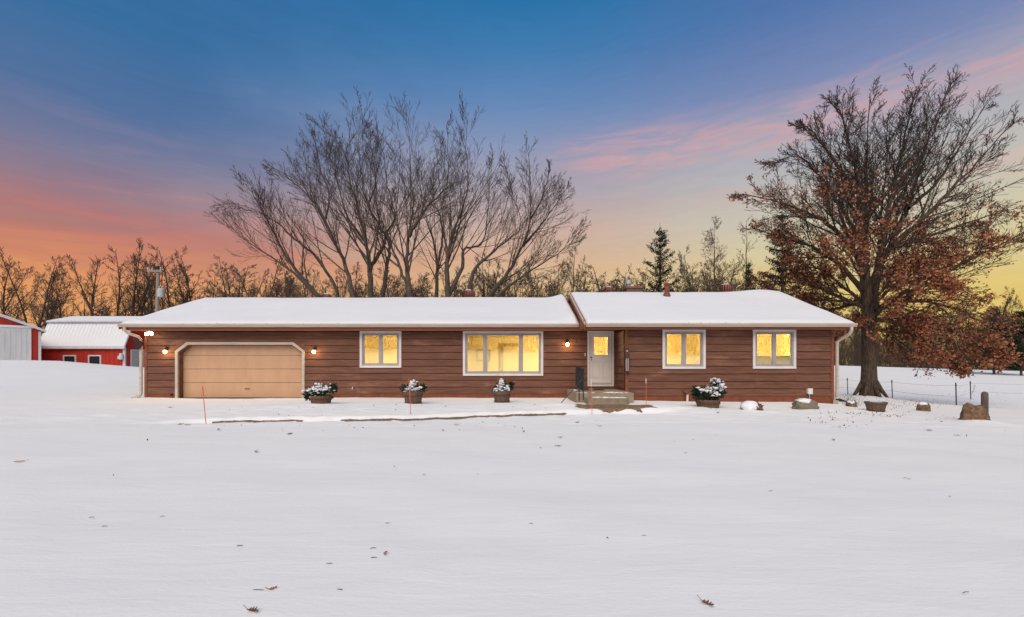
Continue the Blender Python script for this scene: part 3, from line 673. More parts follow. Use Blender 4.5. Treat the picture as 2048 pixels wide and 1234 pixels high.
for px, py in ((293, 668), (303, 667.3)):
    c = P(px, py, 17.28)
    MB().tube([(fc.x, 17.36, fc.z + .05), (c.x, 17.36, c.z + .02), (c.x, 17.30, c.z)], [.012, .03, .055], 12).build('lamp_holder', M['white'], fl)
    MB().blob((c.x, 17.28, c.z), (.062, .05, .062), 0, 0).build('bulb', M['flood'], fl, True)
    L = bpy.data.lights.new('lamp_light', 'POINT'); L.energy = 1.5; L.color = (1.0, 0.75, 0.42); L.shadow_soft_size = .05
    lo = bpy.data.objects.new('lamp_light', L); COL.objects.link(lo); lo.location = (c.x, 17.18, c.z)

# roof furniture
def turbine(px, ytop, D, w_px):
    r = w_px / F * D / 2; zt = Z(ytop, D); x = X(px, D)
    root = MB().lathe([(r * .62, -r * 2.6), (r * .62, -r * .9), (r * .75, -r * .8)], (x, D, zt - r * .55), 16).build('roof_vent', M['vent_red'], house)
    prof = [(r * .70, -.8 * r), (r * .98, -.35 * r), (r * 1.0, 0), (r * .85, .35 * r), (r * .45, .55 * r), (r * .05, .6 * r)]
    for k in range(16):
        a = 2 * math.pi * k / 16; mb = MB(); V = []
        for i, (rr, zz) in enumerate(prof):
            for s, d in ((-.13, .93), (.16, 1.0)): V.append((x + rr * d * math.cos(a + s), D + rr * d * math.sin(a + s), zt - r * .55 + zz))
        mb.add(V, [(2 * i, 2 * i + 1, 2 * i + 3, 2 * i + 2) for i in range(len(prof) - 1)]).build('vane', M['vent_red'], root)
    MB().blob((x, D, zt - r * .08), (r * .6, r * .6, r * .16), 1, .2).build('snow_cap', M['snow_clump'], root, True)
turbine(653.5, 587.5, 22.15, 20); turbine(937, 580, 22.15, 25); turbine(1218, 573.5, 20.55, 19); turbine(1451, 568.5, 20.5, 25)
ch = MB().box(X(1251, 21), X(1279, 21), 20.75, 21.4, 4.2, Z(578, 21)).build('chimney', M['brick'], house)
cz = Z(578, 21); c0, c1 = X(1248, 21), X(1282, 21)
MB().add([(c0, 20.7, cz), (c1, 20.7, cz), (c1, 21.45, cz), (c0, 21.45, cz), (c0 + .13, 20.85, cz + .12), (c1 - .05, 20.85, cz + .12), (c1 - .05, 21.3, cz + .12), (c0 + .13, 21.3, cz + .12)], [(0, 1, 5, 4), (1, 2, 6, 5), (2, 3, 7, 6), (3, 0, 4, 7), (4, 5, 6, 7), (3, 2, 1, 0)]).build('chimney_crown', M['brick'], ch)
fx = X(1257.2, 21)
MB().lathe([(.075, cz + .10), (.075, cz + .2), (.13, cz + .21), (.145, cz + .24), (.145, cz + .40), (.15, cz + .41), (.11, cz + .44), (.02, cz + .455)], (fx, 21.05, 0), 20).build('flue_cap', M['steel'], ch)
vp = MB().tube([(X(1333.5, 19.3), 19.3, 4.42), (X(1333.5, 19.3), 19.3, Z(569, 19.3))], [.098, .085], 14).build('vent_pipe', M['vent_red'], house)
vx = X(1333.5, 19.3); MB().lathe([(.17, 4.40), (.155, 4.55), (.115, 4.68), (.10, 4.69)], (vx, 19.3, 0), 16).build('flashing', M['vent_red'], vp)
MB().lathe([(.12, Z(570, 19.3)), (.125, Z(567, 19.3)), (.06, Z(565.5, 19.3))], (vx, 19.3, 0), 16).build('pipe_cap', M['vent_red'], vp)

# fittings low on the walls
gx_, gz_ = X(1368, DB), Z(783, DB)
gv = MB().tube([(gx_, DB, gz_), (gx_, DB - .07, gz_), (gx_ + .03, DB - .13, gz_ - .005), (gx_ + .06, DB - .16, gz_ - .05), (gx_ + .065, DB - .16, gz_ - .10)], [.055, .055, .06, .055, .055], 12).build('vent_hood', M['foundation'], house)
MB().tube([(gx_ + .065, DB - .16, gz_ - .101), (gx_ + .065, DB - .16, gz_ - .12), (gx_ + .06, DB - .15, .15)], [.06, .04, .035], 10).build('riser_pipe', M['white'], gv)
hb = MB().tube([(X(707, DA), DA, Z(775, DA)), (X(707, DA), DA - .10, Z(775, DA)), (X(707, DA), DA - .13, Z(779, DA))], [.02, .022, .018], 8).build('hose_tap', M['steel'], house)
MB().lathe([(.045, 0), (.045, .012)], (X(707, DA), DA - .08, Z(775, DA) + .03), 10).build('tap_wheel', M['steel'], hb)
ob = MB().box(X(1611.5, DB), X(1620.5, DB), DB - .10, DB - .024, Z(787, DB), Z(777, DB)).build('outlet_box', M['grey_metal'], house)
MB().box(X(1612.5, DB), X(1621.5, DB), DB - .118, DB - .101, Z(788, DB), Z(776.5, DB)).build('cover', M['white'], ob)
MB().tube([(X(1617, DB), DB - .06, Z(787, DB)), (X(1617, DB), DB - .05, .2)], .014, 6).build('conduit', M['grey_metal'], ob)
MB().box(X(342, DA), X(346, DA), DA - .06, DA - .024, Z(791, DA), Z(787, DA)).build('outlet_box', M['plastic_black'], house)

# steps with railing and doormat
st = empty('entry_steps', (3.0, 15.0, .3)); tag(st, 'tan concrete entry steps below the white front door', 'steps')
mb = MB().box(2.14, 4.07, 15.05, 17.46, .05, .645); mb.build('landing', M['concrete'], st)
MB().add([(2.42, 14.2, .08), (3.62, 14.2, .08), (3.78, 14.5, .08), (3.78, 15.049, .08), (2.42, 15.049, .08), (2.42, 14.2, .495), (3.62, 14.2, .495), (3.78, 14.5, .495), (3.78, 15.049, .495), (2.42, 15.049, .495)],
         [(4, 3, 2, 1, 0), (5, 6, 7, 8, 9), (0, 1, 6, 5), (1, 2, 7, 6), (2, 3, 8, 7), (3, 4, 9, 8), (4, 0, 5, 9)]).build('step', M['concrete'], st)
rs = random.Random(5); mb = MB()
for k in range(26):
    if k < 14: x, y, z = rs.uniform(2.2, 3.9), rs.choice((rs.uniform(15.1, 15.3), rs.uniform(15.1, 17.3))), .645
    else: x, y, z = rs.uniform(2.5, 3.7), rs.uniform(14.85, 15.03), .495
    mb.blob((x, y, z), (rs.uniform(.06, .22), rs.uniform(.04, .10), rs.uniform(.012, .035)), k, .4, 2.2, 10, 6, cut=-.001)
mb.build('snow_patches', M['snow_clump'], st, True)['kind'] = 'stuff'
dm = MB().box(2.62, 3.42, 16.55, 17.25, .646, .664).build('doormat', M['mat']); tag(dm, 'dark doormat on the landing under the white door', 'doormat')
# black iron handrail at the left of the steps
rl = empty('handrail', (2.32, 15.2, .645)); tag(rl, 'black wrought iron handrail beside the front steps', 'railing')
zr_ = 1.46
for x, y, zb in ((2.32, 14.62, .45), (2.20, 14.75, .40), (2.44, 17.15, .645)): MB().tube([(x, y, zb), (x, y, zr_)], .018, 6).build('post', M['iron'], rl)
MB().tube([(2.31, 14.55, zr_ - .03), (2.32, 14.62, zr_), (2.44, 17.2, zr_ + .07)], .024, 6).build('top_rail', M['iron'], rl)
MB().tube([(2.32, 14.62, .74), (2.44, 17.15, .76)], .012, 6).build('bottom_rail', M['iron'], rl)
for k in range(1, 14):
    t = k / 14; y = 14.62 + t * 2.53; x = 2.32 + .12 * t
    MB().tube([(x, y, .75), (x, y, zr_ + .06 * t)], .011, 5).build('baluster', M['iron'], rl)
MB().tube([(2.30, 14.6, 1.15), (1.55, 14.25, gz(1.55, 14.25))], .014, 6).build('brace', M['iron'], rl)

# ornaments hung on the house
bf = empty('butterfly_ornament', P(285, 684, DA - .12)); tag(bf, 'dark metal butterfly ornament on the downspout corner of the house', 'ornament')
bc = P(284.5, 686, DA - .16)
def wing(pts, name):
    V = [bc + Vector((a, d, b)) for a, b, d in pts]; n = len(V); V2 = [v + Vector((0, .012, 0)) for v in V]
    return mesh_obj(name, V + V2, [tuple(range(n)), tuple(range(2 * n - 1, n - 1, -1))] + [(i, n + i, n + (i + 1) % n, (i + 1) % n) for i in range(n)], M['wing'], bf)
wing([(-.01, .04, 0), (-.13, .13, -.04), (-.27, .22, -.08), (-.32, .22, -.09), (-.30, .15, -.09), (-.26, .08, -.08), (-.24, .02, -.07), (-.02, -.02, 0)], 'wing')
wing([(-.02, .0, 0), (-.23, -.02, -.07), (-.26, -.12, -.08), (-.21, -.21, -.07), (-.12, -.24, -.04), (-.05, -.20, -.02), (-.01, -.08, 0)], 'wing')
wing([(.01, .04, 0), (.06, .12, -.12), (.12, .17, -.2), (.13, .10, -.2), (.09, .02, -.12), (.02, -.02, 0)], 'wing')
wing([(.02, .0, 0), (.09, -.02, -.12), (.10, -.12, -.14), (.06, -.18, -.10), (.02, -.08, 0)], 'wing')
MB().tube([bc + Vector((0, -.01, .12)), bc + Vector((0, -.015, .02)), bc + Vector((0, -.01, -.12))], [.012, .026, .010], 8).build('body', M['wing'], bf)
for s in (-1, 1): MB().tube([bc + Vector((0, -.01, .11)), bc + Vector((s * .05, -.04, .19))], .005, 5).build('antenna', M['wing'], bf)
sc_ = empty('hanging_ornament', P(1254, 735, DB - .12)); tag(sc_, 'slim dark figure ornament hanging on the corner board by the entry', 'ornament')
oc = X(1254.5, DB - .1)
def zz(py): return Z(py, DB - .1)
MB().tube([(oc, DB - .04, zz(681)), (oc, DB - .10, zz(683)), (oc - .02, DB - .10, zz(692)), (oc, DB - .10, zz(697))], .007, 5).build('hanger', M['iron'], sc_)
MB().tube([(oc - .045, DB - .10, zz(686)), (oc + .0, DB - .10, zz(697))], .006, 5).build('hanger', M['iron'], sc_)
MB().lathe([(.06, zz(699.6)), (.05, zz(699.4)), (.03, zz(699)), (.028, zz(697.3)), (.01, zz(697))], (oc, DB - .10, 0), 12).build('hat', M['iron'], sc_)
MB().blob((oc, DB - .10, zz(702)), (.036, .034, .045), 0, 0).build('head', M['cream'], sc_, True)
MB().tube([(oc, DB - .10, zz(705)), (oc, DB - .10, zz(708)), (oc, DB - .10, zz(717))], [.025, .05, .055], 10, flat=.6).build('torso', M['weed'], sc_)
for s in (-1, 1):
    MB().tube([(oc + s * .03, DB - .10, zz(716.5)), (oc + s * .035, DB - .10, zz(730)), (oc + s * .028, DB - .10, zz(742))], [.026, .024, .02], 8).build('leg', M['grey_frame'], sc_)
    MB().box(oc + s * .03 - .02, oc + s * .03 + .02, DB - .15, DB - .08, zz(747), zz(743.5)).build('boot', M['iron'], sc_)
    MB().tube([(oc + s * .045, DB - .10, zz(707)), (oc + s * .075, DB - .11, zz(713)), (oc + s * .07, DB - .12, zz(719))], .014, 6).build('arm', M['weed'], sc_)

# ------------------------------------------------------------------ planters and the empty tub
def leaf_cloud(mb, rs, centers, n, size, aspect=2.2, up=0.2):
    for k in range(n):
        c, r = rs.choice(centers)
        d = Vector((rs.gauss(0, 1), rs.gauss(0, 1), rs.gauss(0, 1))).normalized() * rs.random() ** .4
        p = Vector(c) + Vector((d.x * r[0], d.y * r[1], d.z * r[2]))
        o = (Vector((d.x, d.y, d.z + up)) + Vector((rs.gauss(0, .5), rs.gauss(0, .5), rs.gauss(0, .5)))).normalized()
        s = o.cross(Vector((rs.gauss(0, 1), rs.gauss(0, 1), rs.gauss(0, 1)))).normalized()
        L = size * rs.uniform(.6, 1.4); q = L / aspect / 2
        mb.add([p, p + o * L * .5 + s * q, p + o * L, p + o * L * .5 - s * q], [(0, 1, 2, 3)])
    return mb
def planter(px0, px1, ytop, ybot, D, label, seed, bush, snow, sprigs, tilt=0.0, nleaf=420):
    x = X((px0 + px1) / 2, D); R = (px1 - px0) / F * D / 2; zt = Z(ytop, D); zb = Z(ybot, D); h = max(zt - zb, .12) + .06; zb = zt - h
    rs = random.Random(seed); root = empty('barrel_planter', (x, D, zb)); tag(root, label, 'planter', 'half barrels along the front of the house')
    n = 44; jag = [1.0 if k % 2 else (.975 if k % 4 else .985) for k in range(n)]
    b = MB().lathe([(R * .80, 0), (R * .87, h * .3), (R * .94, h * .62), (R * 1.0, h), (R * .93, h + .004), (R * .90, h - .05), (.02, h - .055)], (x, D, zb), n, jag).build('staves', M['barrel'], root)
    for f in (.16, .68): MB().lathe([(R * (.80 + .2 * f) + .004, h * f - .03), (R * (.80 + .2 * f) + .016, h * f - .028), (R * (.80 + .2 * f) + .022, h * f + .028), (R * (.80 + .2 * f) + .01, h * f + .03)], (x, D, zb), 32).build('hoop', M['hoop'], root)
    if bush:
        cs = [((x + dx_ * R, D + dy_ * R, zt + dz_ * R), (r * R, r * R * .9, r2 * R)) for dx_, dy_, dz_, r, r2 in bush]
        fo = leaf_cloud(MB(), rs, cs, nleaf, .10, 2.6).build('foliage', M['needle'], root); fo['kind'] = 'stuff'
        mb = MB()
        for c, r in cs:
            for k in range(5): mb.tube([(x, D, zt - .03), Vector(c) + Vector((rs.uniform(-1, 1) * r[0], rs.uniform(-1, 1) * r[1], r[2] * .6))], [.008, .004], 4)
        mb.build('stems', M['weed'], root)['kind'] = 'stuff'
    if sprigs:
        mb = MB()
        for dx_, dz_, sp, kk in sprigs:
            for k in range(kk):
                a = Vector((x + dx_ * R, D - .02, zt + .02)); e = a + Vector((rs.gauss(0, sp) * R, rs.gauss(0, sp) * R * .6, dz_ * R * rs.uniform(.6, 1.15)))
                mb.tube([a, (a + e) / 2 + Vector((0, 0, .02)), e], [.006, .005, .003], 4)
                leaf_cloud(mb, rs, [(e, (.03, .03, .03))], 3, .05, 2)
        mb.build('dry_sprigs', M['sprig'], root)['kind'] = 'stuff'
    if snow:
        mb = MB()
        for dx_, dz_, w_, k in snow:
            for i in range(int(k * 2.6)):
                sx = rs.uniform(.018, .05); mb.blob((x + (dx_ + rs.gauss(0, .6) * w_) * R, D + rs.uniform(-.8, .3) * R, zt + (dz_ + rs.gauss(0, .14)) * R), (sx * rs.uniform(.8, 1.6), sx, sx * rs.uniform(.4, .8)), rs.random() * 90, .8, 2.0, 7, 5)
        mb.build('snow_clumps', M['snow_clump'], root, True)['kind'] = 'stuff'
    return root
planter(621, 663, 791, 808, 14.6, 'half barrel planter of dark evergreen boughs heaped with snow beside the garage door', 1,
        [(-.9, 0, .1, .55, .4), (.9, 0, .45, .5, .55), (0, 0, .5, .9, .5), (-.5, -.2, .4, .6, .5), (.5, -.2, .3, .6, .5), (1.25, 0, .7, .22, .35), (-1.2, -.1, -.05, .3, .35)],
        [(-.7, .62, .4, 14), (0, .85, .5, 18), (.6, .65, .4, 14), (-.2, .35, .7, 12)], [(.45, 1.35, .25, 7)], nleaf=800)
planter(807.5, 845.5, 782, 806, 14.75, 'half barrel planter with round snow cap and orange sprigs under the two pane window', 2,
        [(-.6, 0, .2, .5, .35), (.6, 0, .2, .5, .35), (0, 0, .4, .5, .5), (1.1, 0, .3, .2, .3), (-1.1, 0, .3, .2, .3)],
        [(0, .85, .3, 16), (0, .55, .3, 10), (-.5, .2, .35, 10), (.5, .2, .4, 12), (0, .15, .5, 8)], [(-.55, 1.15, .3, 14), (.6, .9, .2, 8)], nleaf=350)
planter(986.5, 1021.5, 782, 803, 15.1, 'half barrel planter with tall snow peak under the three pane picture window', 3,
        [(-.6, 0, .15, .4, .3), (.75, 0, .45, .5, .5), (0, 0, .5, .45, .6), (1.05, 0, .55, .25, .4)],
        [(-.05, 1.1, .2, 12), (-.1, .75, .22, 12), (-.5, .25, .4, 12), (.3, .25, .4, 12), (.65, .3, .2, 6)], [(-.25, 1.75, .2, 7), (.5, 1.0, .25, 8)], nleaf=420)
planter(1393, 1439, 799, 816, 14.1, 'low half barrel planter with bushy snow dusted evergreen rising to one side', 4,
        [(-.65, 0, .45, .5, .6), (0, 0, .5, .7, .6), (.5, 0, .5, .55, .6), (.75, 0, 1.05, .5, .6), (1.0, 0, .9, .35, .8), (-1.0, 0, .6, .3, .5)],
        [(.05, .85, .3, 10), (.4, .6, .3, 16), (.95, 1.1, .16, 12), (.6, 1.65, .4, 9), (-.6, .8, .35, 6)], [(-.3, 1.3, .3, 5), (.7, 1.5, .2, 4)], nleaf=1300)
# empty tub
tx, td = X(1751.5, 14.2), 14.2; tz = Z(823, td); tb = empty('wooden_tub', (tx, td, tz)); tag(tb, 'empty wooden half barrel tub filled with snow near the oak', 'tub')
th_ = Z(803.5, td) - tz
MB().lathe([(.215, 0), (.25, th_ * .5), (.295, th_), (.27, th_ + .003), (.26, th_ - .03), (.02, th_ - .035)], (tx, td, tz), 44, [1.0 if k % 2 else .975 for k in range(44)]).build('staves', M['barrel'], tb)
MB().lathe([(.284, th_ * .82), (.298, th_ * .83), (.306, th_ * .99), (.296, th_)], (tx, td, tz), 32).build('hoop', M['post_wood'], tb)
MB().lathe([(.225, th_ * .06), (.236, th_ * .07), (.240, th_ * .18), (.23, th_ * .19)], (tx, td, tz), 32).build('hoop', M['hoop'], tb)
MB().lathe([(.262, th_ - .02), (.22, th_ - .004), (.1, th_ + .006), (.01, th_ + .008)], (tx, td, tz), 24).build('snow_fill', M['snow_clump'], tb, True)

# ------------------------------------------------------------------ stones, posts, fence, markers
def stone(px0, px1, ytop, ybot, D, label, seed, m, depth=.8, snow=0.0, amp=.35, sz=1.0):
    x = X((px0 + px1) / 2, D); w_ = (px1 - px0) / F * D / 2; zb = Z(ybot, D); zt = Z(ytop, D); h = zt - zb
    root = empty('boulder', (x, D, zb)); tag(root, label, 'boulder', 'stones along the yard')
    MB().blob((x, D, zb + h * .35), (w_ * .86, w_ * depth * .86, h * .62), seed, amp, 1.6, 40, 26, sq=.80, amp2=amp * .7).build('stone', M[m], root, True)
    if snow: MB().blob((x - w_ * .1, D, zb + h * (.93 - snow * .5)), (w_ * .62, w_ * depth * .8, h * snow), seed + 3, .3, 1.5, 16, 10).build('snow_cap', M['snow_clump'], root, True)
    return root
s1 = stone(1482, 1524, 805, 823, 13.7, 'jagged brown rocks half buried under a dome of snow', 3, 'rock', .8, .0, .5)
xx = X(1498, 13.65); MB().blob((xx, 13.62, Z(813, 13.62)), (.26, .25, .17), 5, .25, 1.3, 18, 10).build('snow_cap', M['snow_clump'], s1, True)
MB().blob((X(1513, 13.5), 13.5, Z(819, 13.5)), (.16, .12, .10), 15, .7, 2.2, 14, 9).build('stone', M['rock'], s1)
stone(1585, 1636, 798, 820, 14.1, 'long rounded speckled granite boulder capped with snow by the foundation', 8, 'rock_grey', .7, .28, .22)
stone(1693, 1713, 802, 816, 15.3, 'small brown rock with a snowy top beside the downspout', 11, 'rock', .8, .35, .4)
stone(1834, 1860, 805, 822, 16.1, 'rounded dark stone with a snow dab standing alone past the tub', 14, 'rock', .7, .3, .2)
stone(1920, 1976, 809, 846, 12.5, 'large flat topped rusty brown boulder against the wooden post', 18, 'rock', .6, .0, .28)
pw = empty('fence_post', (X(1969.5, 12.95), 12.95, -.2)); tag(pw, 'thick round topped wooden post behind the large boulder', 'post')
MB().tube([(X(1969.5, 12.95), 12.95, -.3), (X(1969.5, 12.95), 12.95, Z(788, 12.95)), (X(1969.5, 12.95), 12.95, Z(784.5, 12.95)), (X(1969.5, 12.95), 12.95, Z(783, 12.95))], [.078, .078, .06, .02], 14).build('post', M['post_wood'], pw, True)
FP = [(1640, 783, 752, 33.0), (1696, 789, 755.5, 30.0), (1785, 797.5, 759.5, 26.8), (1913, 812, 765.5, 22.0), (1942, 799, 762, 26.8)]
tops = []
fdesc = ['thin steel fence post close beside the oak trunk', 'thin steel fence post between the oak and the rounded dark stone', 'dark steel fence post in the corner by the wooden post', 'farther steel fence post with a loose wire loop']
for (px, yb, yt, D), lb in zip(FP[1:], fdesc):
    b = P(px, yb, D); t = P(px - 1.5, yt, D); r = empty('fence_post', (b.x, b.y, b.z)); tag(r, lb, 'post', 'steel posts of the wire fence')
    mb = MB(); mb.tube([(b.x, b.y, b.z - .25), t], .024, 6); mb.build('post', M['iron'], r)
    MB().box(t.x - .035, t.x + .035, t.y - .03, t.y + .005, t.z - .14, t.z - .10).build('insulator', M['plastic_black'], r)
    tops.append((b, t))
wires = empty('fence_wire', tops[0][0]); tag(wires, 'two strand thin wire fence running behind the oak', 'wire')
ext = [(P(1640, 783, 33), P(1640, 752, 33))] + tops + [(Vector((36, 21.5, -.5)), Vector((36, 21.5, .66)))]
for f in (.88, .42):
    pts = []
    for (b0, t0), (b1, t1) in zip(ext[:-1], ext[1:]):
        a = b0.lerp(t0, f); c = b1.lerp(t1, f)
        for k in range(6): q = k / 6; pts.append(a.lerp(c, q) - Vector((0, 0, .06 * 4 * q * (1 - q))))
    pts.append(ext[-1][0].lerp(ext[-1][1], f)); MB().tube(pts, .006, 4).build('wire', M['grey_frame'], wires)
b, t = tops[3]; MB().tube([t + Vector((.25, 0, -.18)), t + Vector((.18, 0, -.5)), t + Vector((.08, 0, -.8)), t + Vector((.22, 0, -.6)), t + Vector((.3, 0, -.25))], .008, 4).build('wire', M['iron'], wires)
mk = ['orange driveway marker leaning in front of the garage door', 'orange driveway marker in front of the snow capped planter', 'orange driveway marker standing before the front steps', 'orange driveway marker upright between the steps and the low planter']
for (xb, yb, xt, yt), lb in zip(((413, 841, 405, 772), (821.5, 838, 819.5, 779), (1184.5, 821, 1182, 755), (1292.5, 820, 1292, 755.5)), mk):
    D = 12.0 if yb > 830 else 13.2; g = gz(X(xb, D), D); D = (H - g) * F / (yb - HY); g = gz(X(xb, D), D); b = Vector((X(xb, D), D, g)); t = P(xt, yt, D)
    r = empty('driveway_marker', b); tag(r, lb, 'marker', 'orange driveway markers')
    MB().tube([b - Vector((0, 0, .15)), t], .009, 8).build('rod', M['marker'], r)
    q = t.lerp(b, .06); MB().tube([t.lerp(b, .03), t.lerp(b, .22)], .0115, 8).build('reflector_band', M['white' if yb < 830 else 'marker'], r)

# ------------------------------------------------------------------ farm buildings beyond the left end of the house
def ribs(mb, x0, x1, step, y, z0, z1, th=.02):
    x = x0 + step / 2
    while x < x1: mb.box(x - .018, x + .018, y - th, y + .002, z0, z1); x += step
    return mb
# gambrel barn
bD = 46.0; bx0, bx1 = X(83, bD), X(250, bD); bz0 = .9; bze = Z(692, bD); dep = 3.4
barn = empty('red_barn', ((bx0 + bx1) / 2, bD, 1.2)); tag(barn, 'red metal barn with snow dusted gambrel roof and two small windows', 'barn')
zbk = Z(646, bD + .6); zrd = Z(636, bD + dep) ; prof = [(bD, bze), (bD + .9, zbk), (bD + dep, zrd), (bD + 2 * dep - .9, zbk), (bD + 2 * dep, bze)]
wl = MB().box(bx0, bx1, bD, bD + 2 * dep, bz0 - 1, bze - .01); wl.prism(prof, bx0 + .02, bx1 - .02); wl = wl.build('wall', M['barn_red'], barn)
ribs(MB(), bx0, bx1, .45, bD, bz0, bze - .05).build('rib', M['barn_red'], wl)['kind'] = 'stuff'
mb = MB()
for k in range(14): y = bD + .25 + k * .48; mb.box(bx1 - .002, bx1 + .02, y - .018, y + .018, bz0, bze + 2.2 * min(1, min(y - bD, bD + 2 * dep - y) / .9))
mb.build('rib', M['barn_red'], wl)['kind'] = 'stuff'
def slab(p, q, t, x0, x1, name, m, parent, lift=0.0):
    d = Vector((0, q[0] - p[0], q[1] - p[1])).normalized(); n = Vector((0, -d.z, d.y)); 
    if n.z < 0: n = -n
    pr = [(p[0] + n.y * lift, p[1] + n.z * lift), (q[0] + n.y * lift, q[1] + n.z * lift), (q[0] + n.y * (lift + t), q[1] + n.z * (lift + t)), (p[0] + n.y * (lift + t), p[1] + n.z * (lift + t))]
    return MB().prism(pr, x0, x1).build(name, m, parent)
rfb = slab((bD - .25, bze - .25), (bD + .88, zbk + .02), .06, bx0 - .15, bx1 + .2, 'roof', M['barn_white'], barn, .02)
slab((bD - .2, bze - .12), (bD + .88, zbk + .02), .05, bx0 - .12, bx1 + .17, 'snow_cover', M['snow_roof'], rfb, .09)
mb = MB(); x = bx0
while x < bx1 + .1:
    d = .012; mb.add([(x - .03, bD - .22, bze - .02), (x + .03, bD - .22, bze - .02), (x + .03, bD + .72, zbk - .05), (x - .03, bD + .72, zbk - .05), (x, bD - .26, bze + .07), (x, bD + .68, zbk + .02)], [(0, 4, 5, 3), (4, 1, 2, 5)]); x += .36
mb.build('rib', M['snow_clump'], rfb)['kind'] = 'stuff'
rfu = slab((bD + .55, zbk + .04), (bD + dep, zrd + .02), .06, bx0 - .15, bx1 + .2, 'roof', M['barn_white'], barn, .02)
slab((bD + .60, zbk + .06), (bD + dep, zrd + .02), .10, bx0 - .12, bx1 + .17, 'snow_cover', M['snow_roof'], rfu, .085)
slab((bD + 2 * dep + .25, bze - .25), (bD + 2 * dep - .88, zbk + .02), .06, bx0 - .15, bx1 + .2, 'roof', M['barn_white'], barn, .02)
slab((bD + 2 * dep - .55, zbk + .04), (bD + dep, zrd + .02), .06, bx0 - .15, bx1 + .2, 'roof', M['barn_white'], barn, .02)
MB().box(bx1 - .2, bx1 + .03, bD - .04, bD + .1, bz0, bze - .1).build('corner_trim', M['barn_white'], barn)
MB().box(bx0 - .1, bx1 + .15, bD - .30, bD - .24, bze - .30, bze - .16).build('eave_trim', M['barn_white'], barn)
for a, b_ in ((127, 153), (177, 203)):
    r = px_rect(a, b_, 710, 725, bD); wv = rect_frame(MB(), r[0], r[1], r[2] - .3, r[3], .13, bD - .07, bD + .02).build('window', M['barn_white'], barn)
    MB().box(r[0] + .12, r[1] - .12, bD - .035, bD - .025, r[2] - .2, r[3] - .12).build('pane', M['dark_glass'], wv)
# door on the gable end, facing right
gdv = MB().box(bx1 + .022, bx1 + .06, bD + .75, bD + 3.6, bz0, 3.05).build('garage_door', M['grey_metal'], barn)
for k in range(6): MB().box(bx1 + .0605, bx1 + .075, bD + .76, bD + 3.59, 1.0 + k * .34, 1.0 + k * .34 + .32).build('panel', M['grey_metal'], gdv)
MB().box(bx1 + .02, bx1 + .09, bD + .63, bD + .745, bz0, 3.17).build('door_trim', M['barn_white'], barn); MB().box(bx1 + .02, bx1 + .09, bD + .746, bD + 3.6, 3.055, 3.17).build('door_trim', M['barn_white'], barn)
mt = MB().box(X(239, bD), X(242.5, bD), bD - .25, bD - .02, Z(718, bD), Z(712, bD)).build('meter_box', M['barn_white'], barn)
MB().lathe([(.17, 0), (.17, .55), (.1, .62)], (X(245.5, bD), bD - .2, Z(719, bD)), 12).build('meter', M['barn_white'], mt)
# white and red machine shed whose gable faces the camera
sD = 38.0; sx1 = X(81.5, sD); sx0 = sx1 - 10.0; sze = Z(662, sD); srz = sze + 5.0 * .44
shed = empty('machine_shed', (sx1, sD, 1.3)); tag(shed, 'red machine shed with a large white sliding door in its gable end', 'shed')
MB().prism([(sx0, .6), (sx1, .6), (sx1, sze), ((sx0 + sx1) / 2, srz), (sx0, sze)], sD, sD + 14, 'y').build('wall', M['barn_red'], shed)
mb = MB(); x = sx0 + .3
while x < sx1 - .1: mb.box(x - .02, x + .02, sD - .022, sD + .002, .8, sze + .44 * min(x - sx0, sx1 - x) - .1); x += .45
mb.build('rib', M['barn_red'], shed)['kind'] = 'stuff'
sdx = sx1 - .56; wd = MB().box(sx0 + 3.0, sdx, sD - .12, sD - .05, .9, 4.62).build('sliding_door', M['barn_white'], shed)
ribs(MB(), sx0 + 3.0, sdx, .30, sD - .12, .95, 4.60, .015).build('rib', M['barn_white'], wd)['kind'] = 'stuff'
MB().box(sx0 + 2.8, sdx + .1, sD - .16, sD - .025, 4.625, 4.80).build('door_track', M['snow_clump'], shed)
MB().box(sdx - .09, sdx + .004, sD - .14, sD - .122, .9, 4.60).build('door_edge', M['white'], wd)
MB().box(sx1 - .14, sx1 + .02, sD - .045, sD + .02, .6, sze - .05).build('corner_trim', M['barn_white'], shed)
for s in (-1, 1):
    cxm = (sx0 + sx1) / 2; xe = cxm + s * 5.3; ze = srz - 5.3 * .44
    pr = [(cxm, srz + .03), (xe, ze + .03), (xe, ze + .17), (cxm, srz + .19)]
    rf = MB().prism(pr, sD - .35, sD + 14.3, 'y').build('roof', M['barn_white'], shed)
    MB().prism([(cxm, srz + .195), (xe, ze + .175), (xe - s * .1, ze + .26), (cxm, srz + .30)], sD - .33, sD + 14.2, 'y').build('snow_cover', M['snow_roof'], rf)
shed.rotation_euler = (0, 0, math.radians(51))
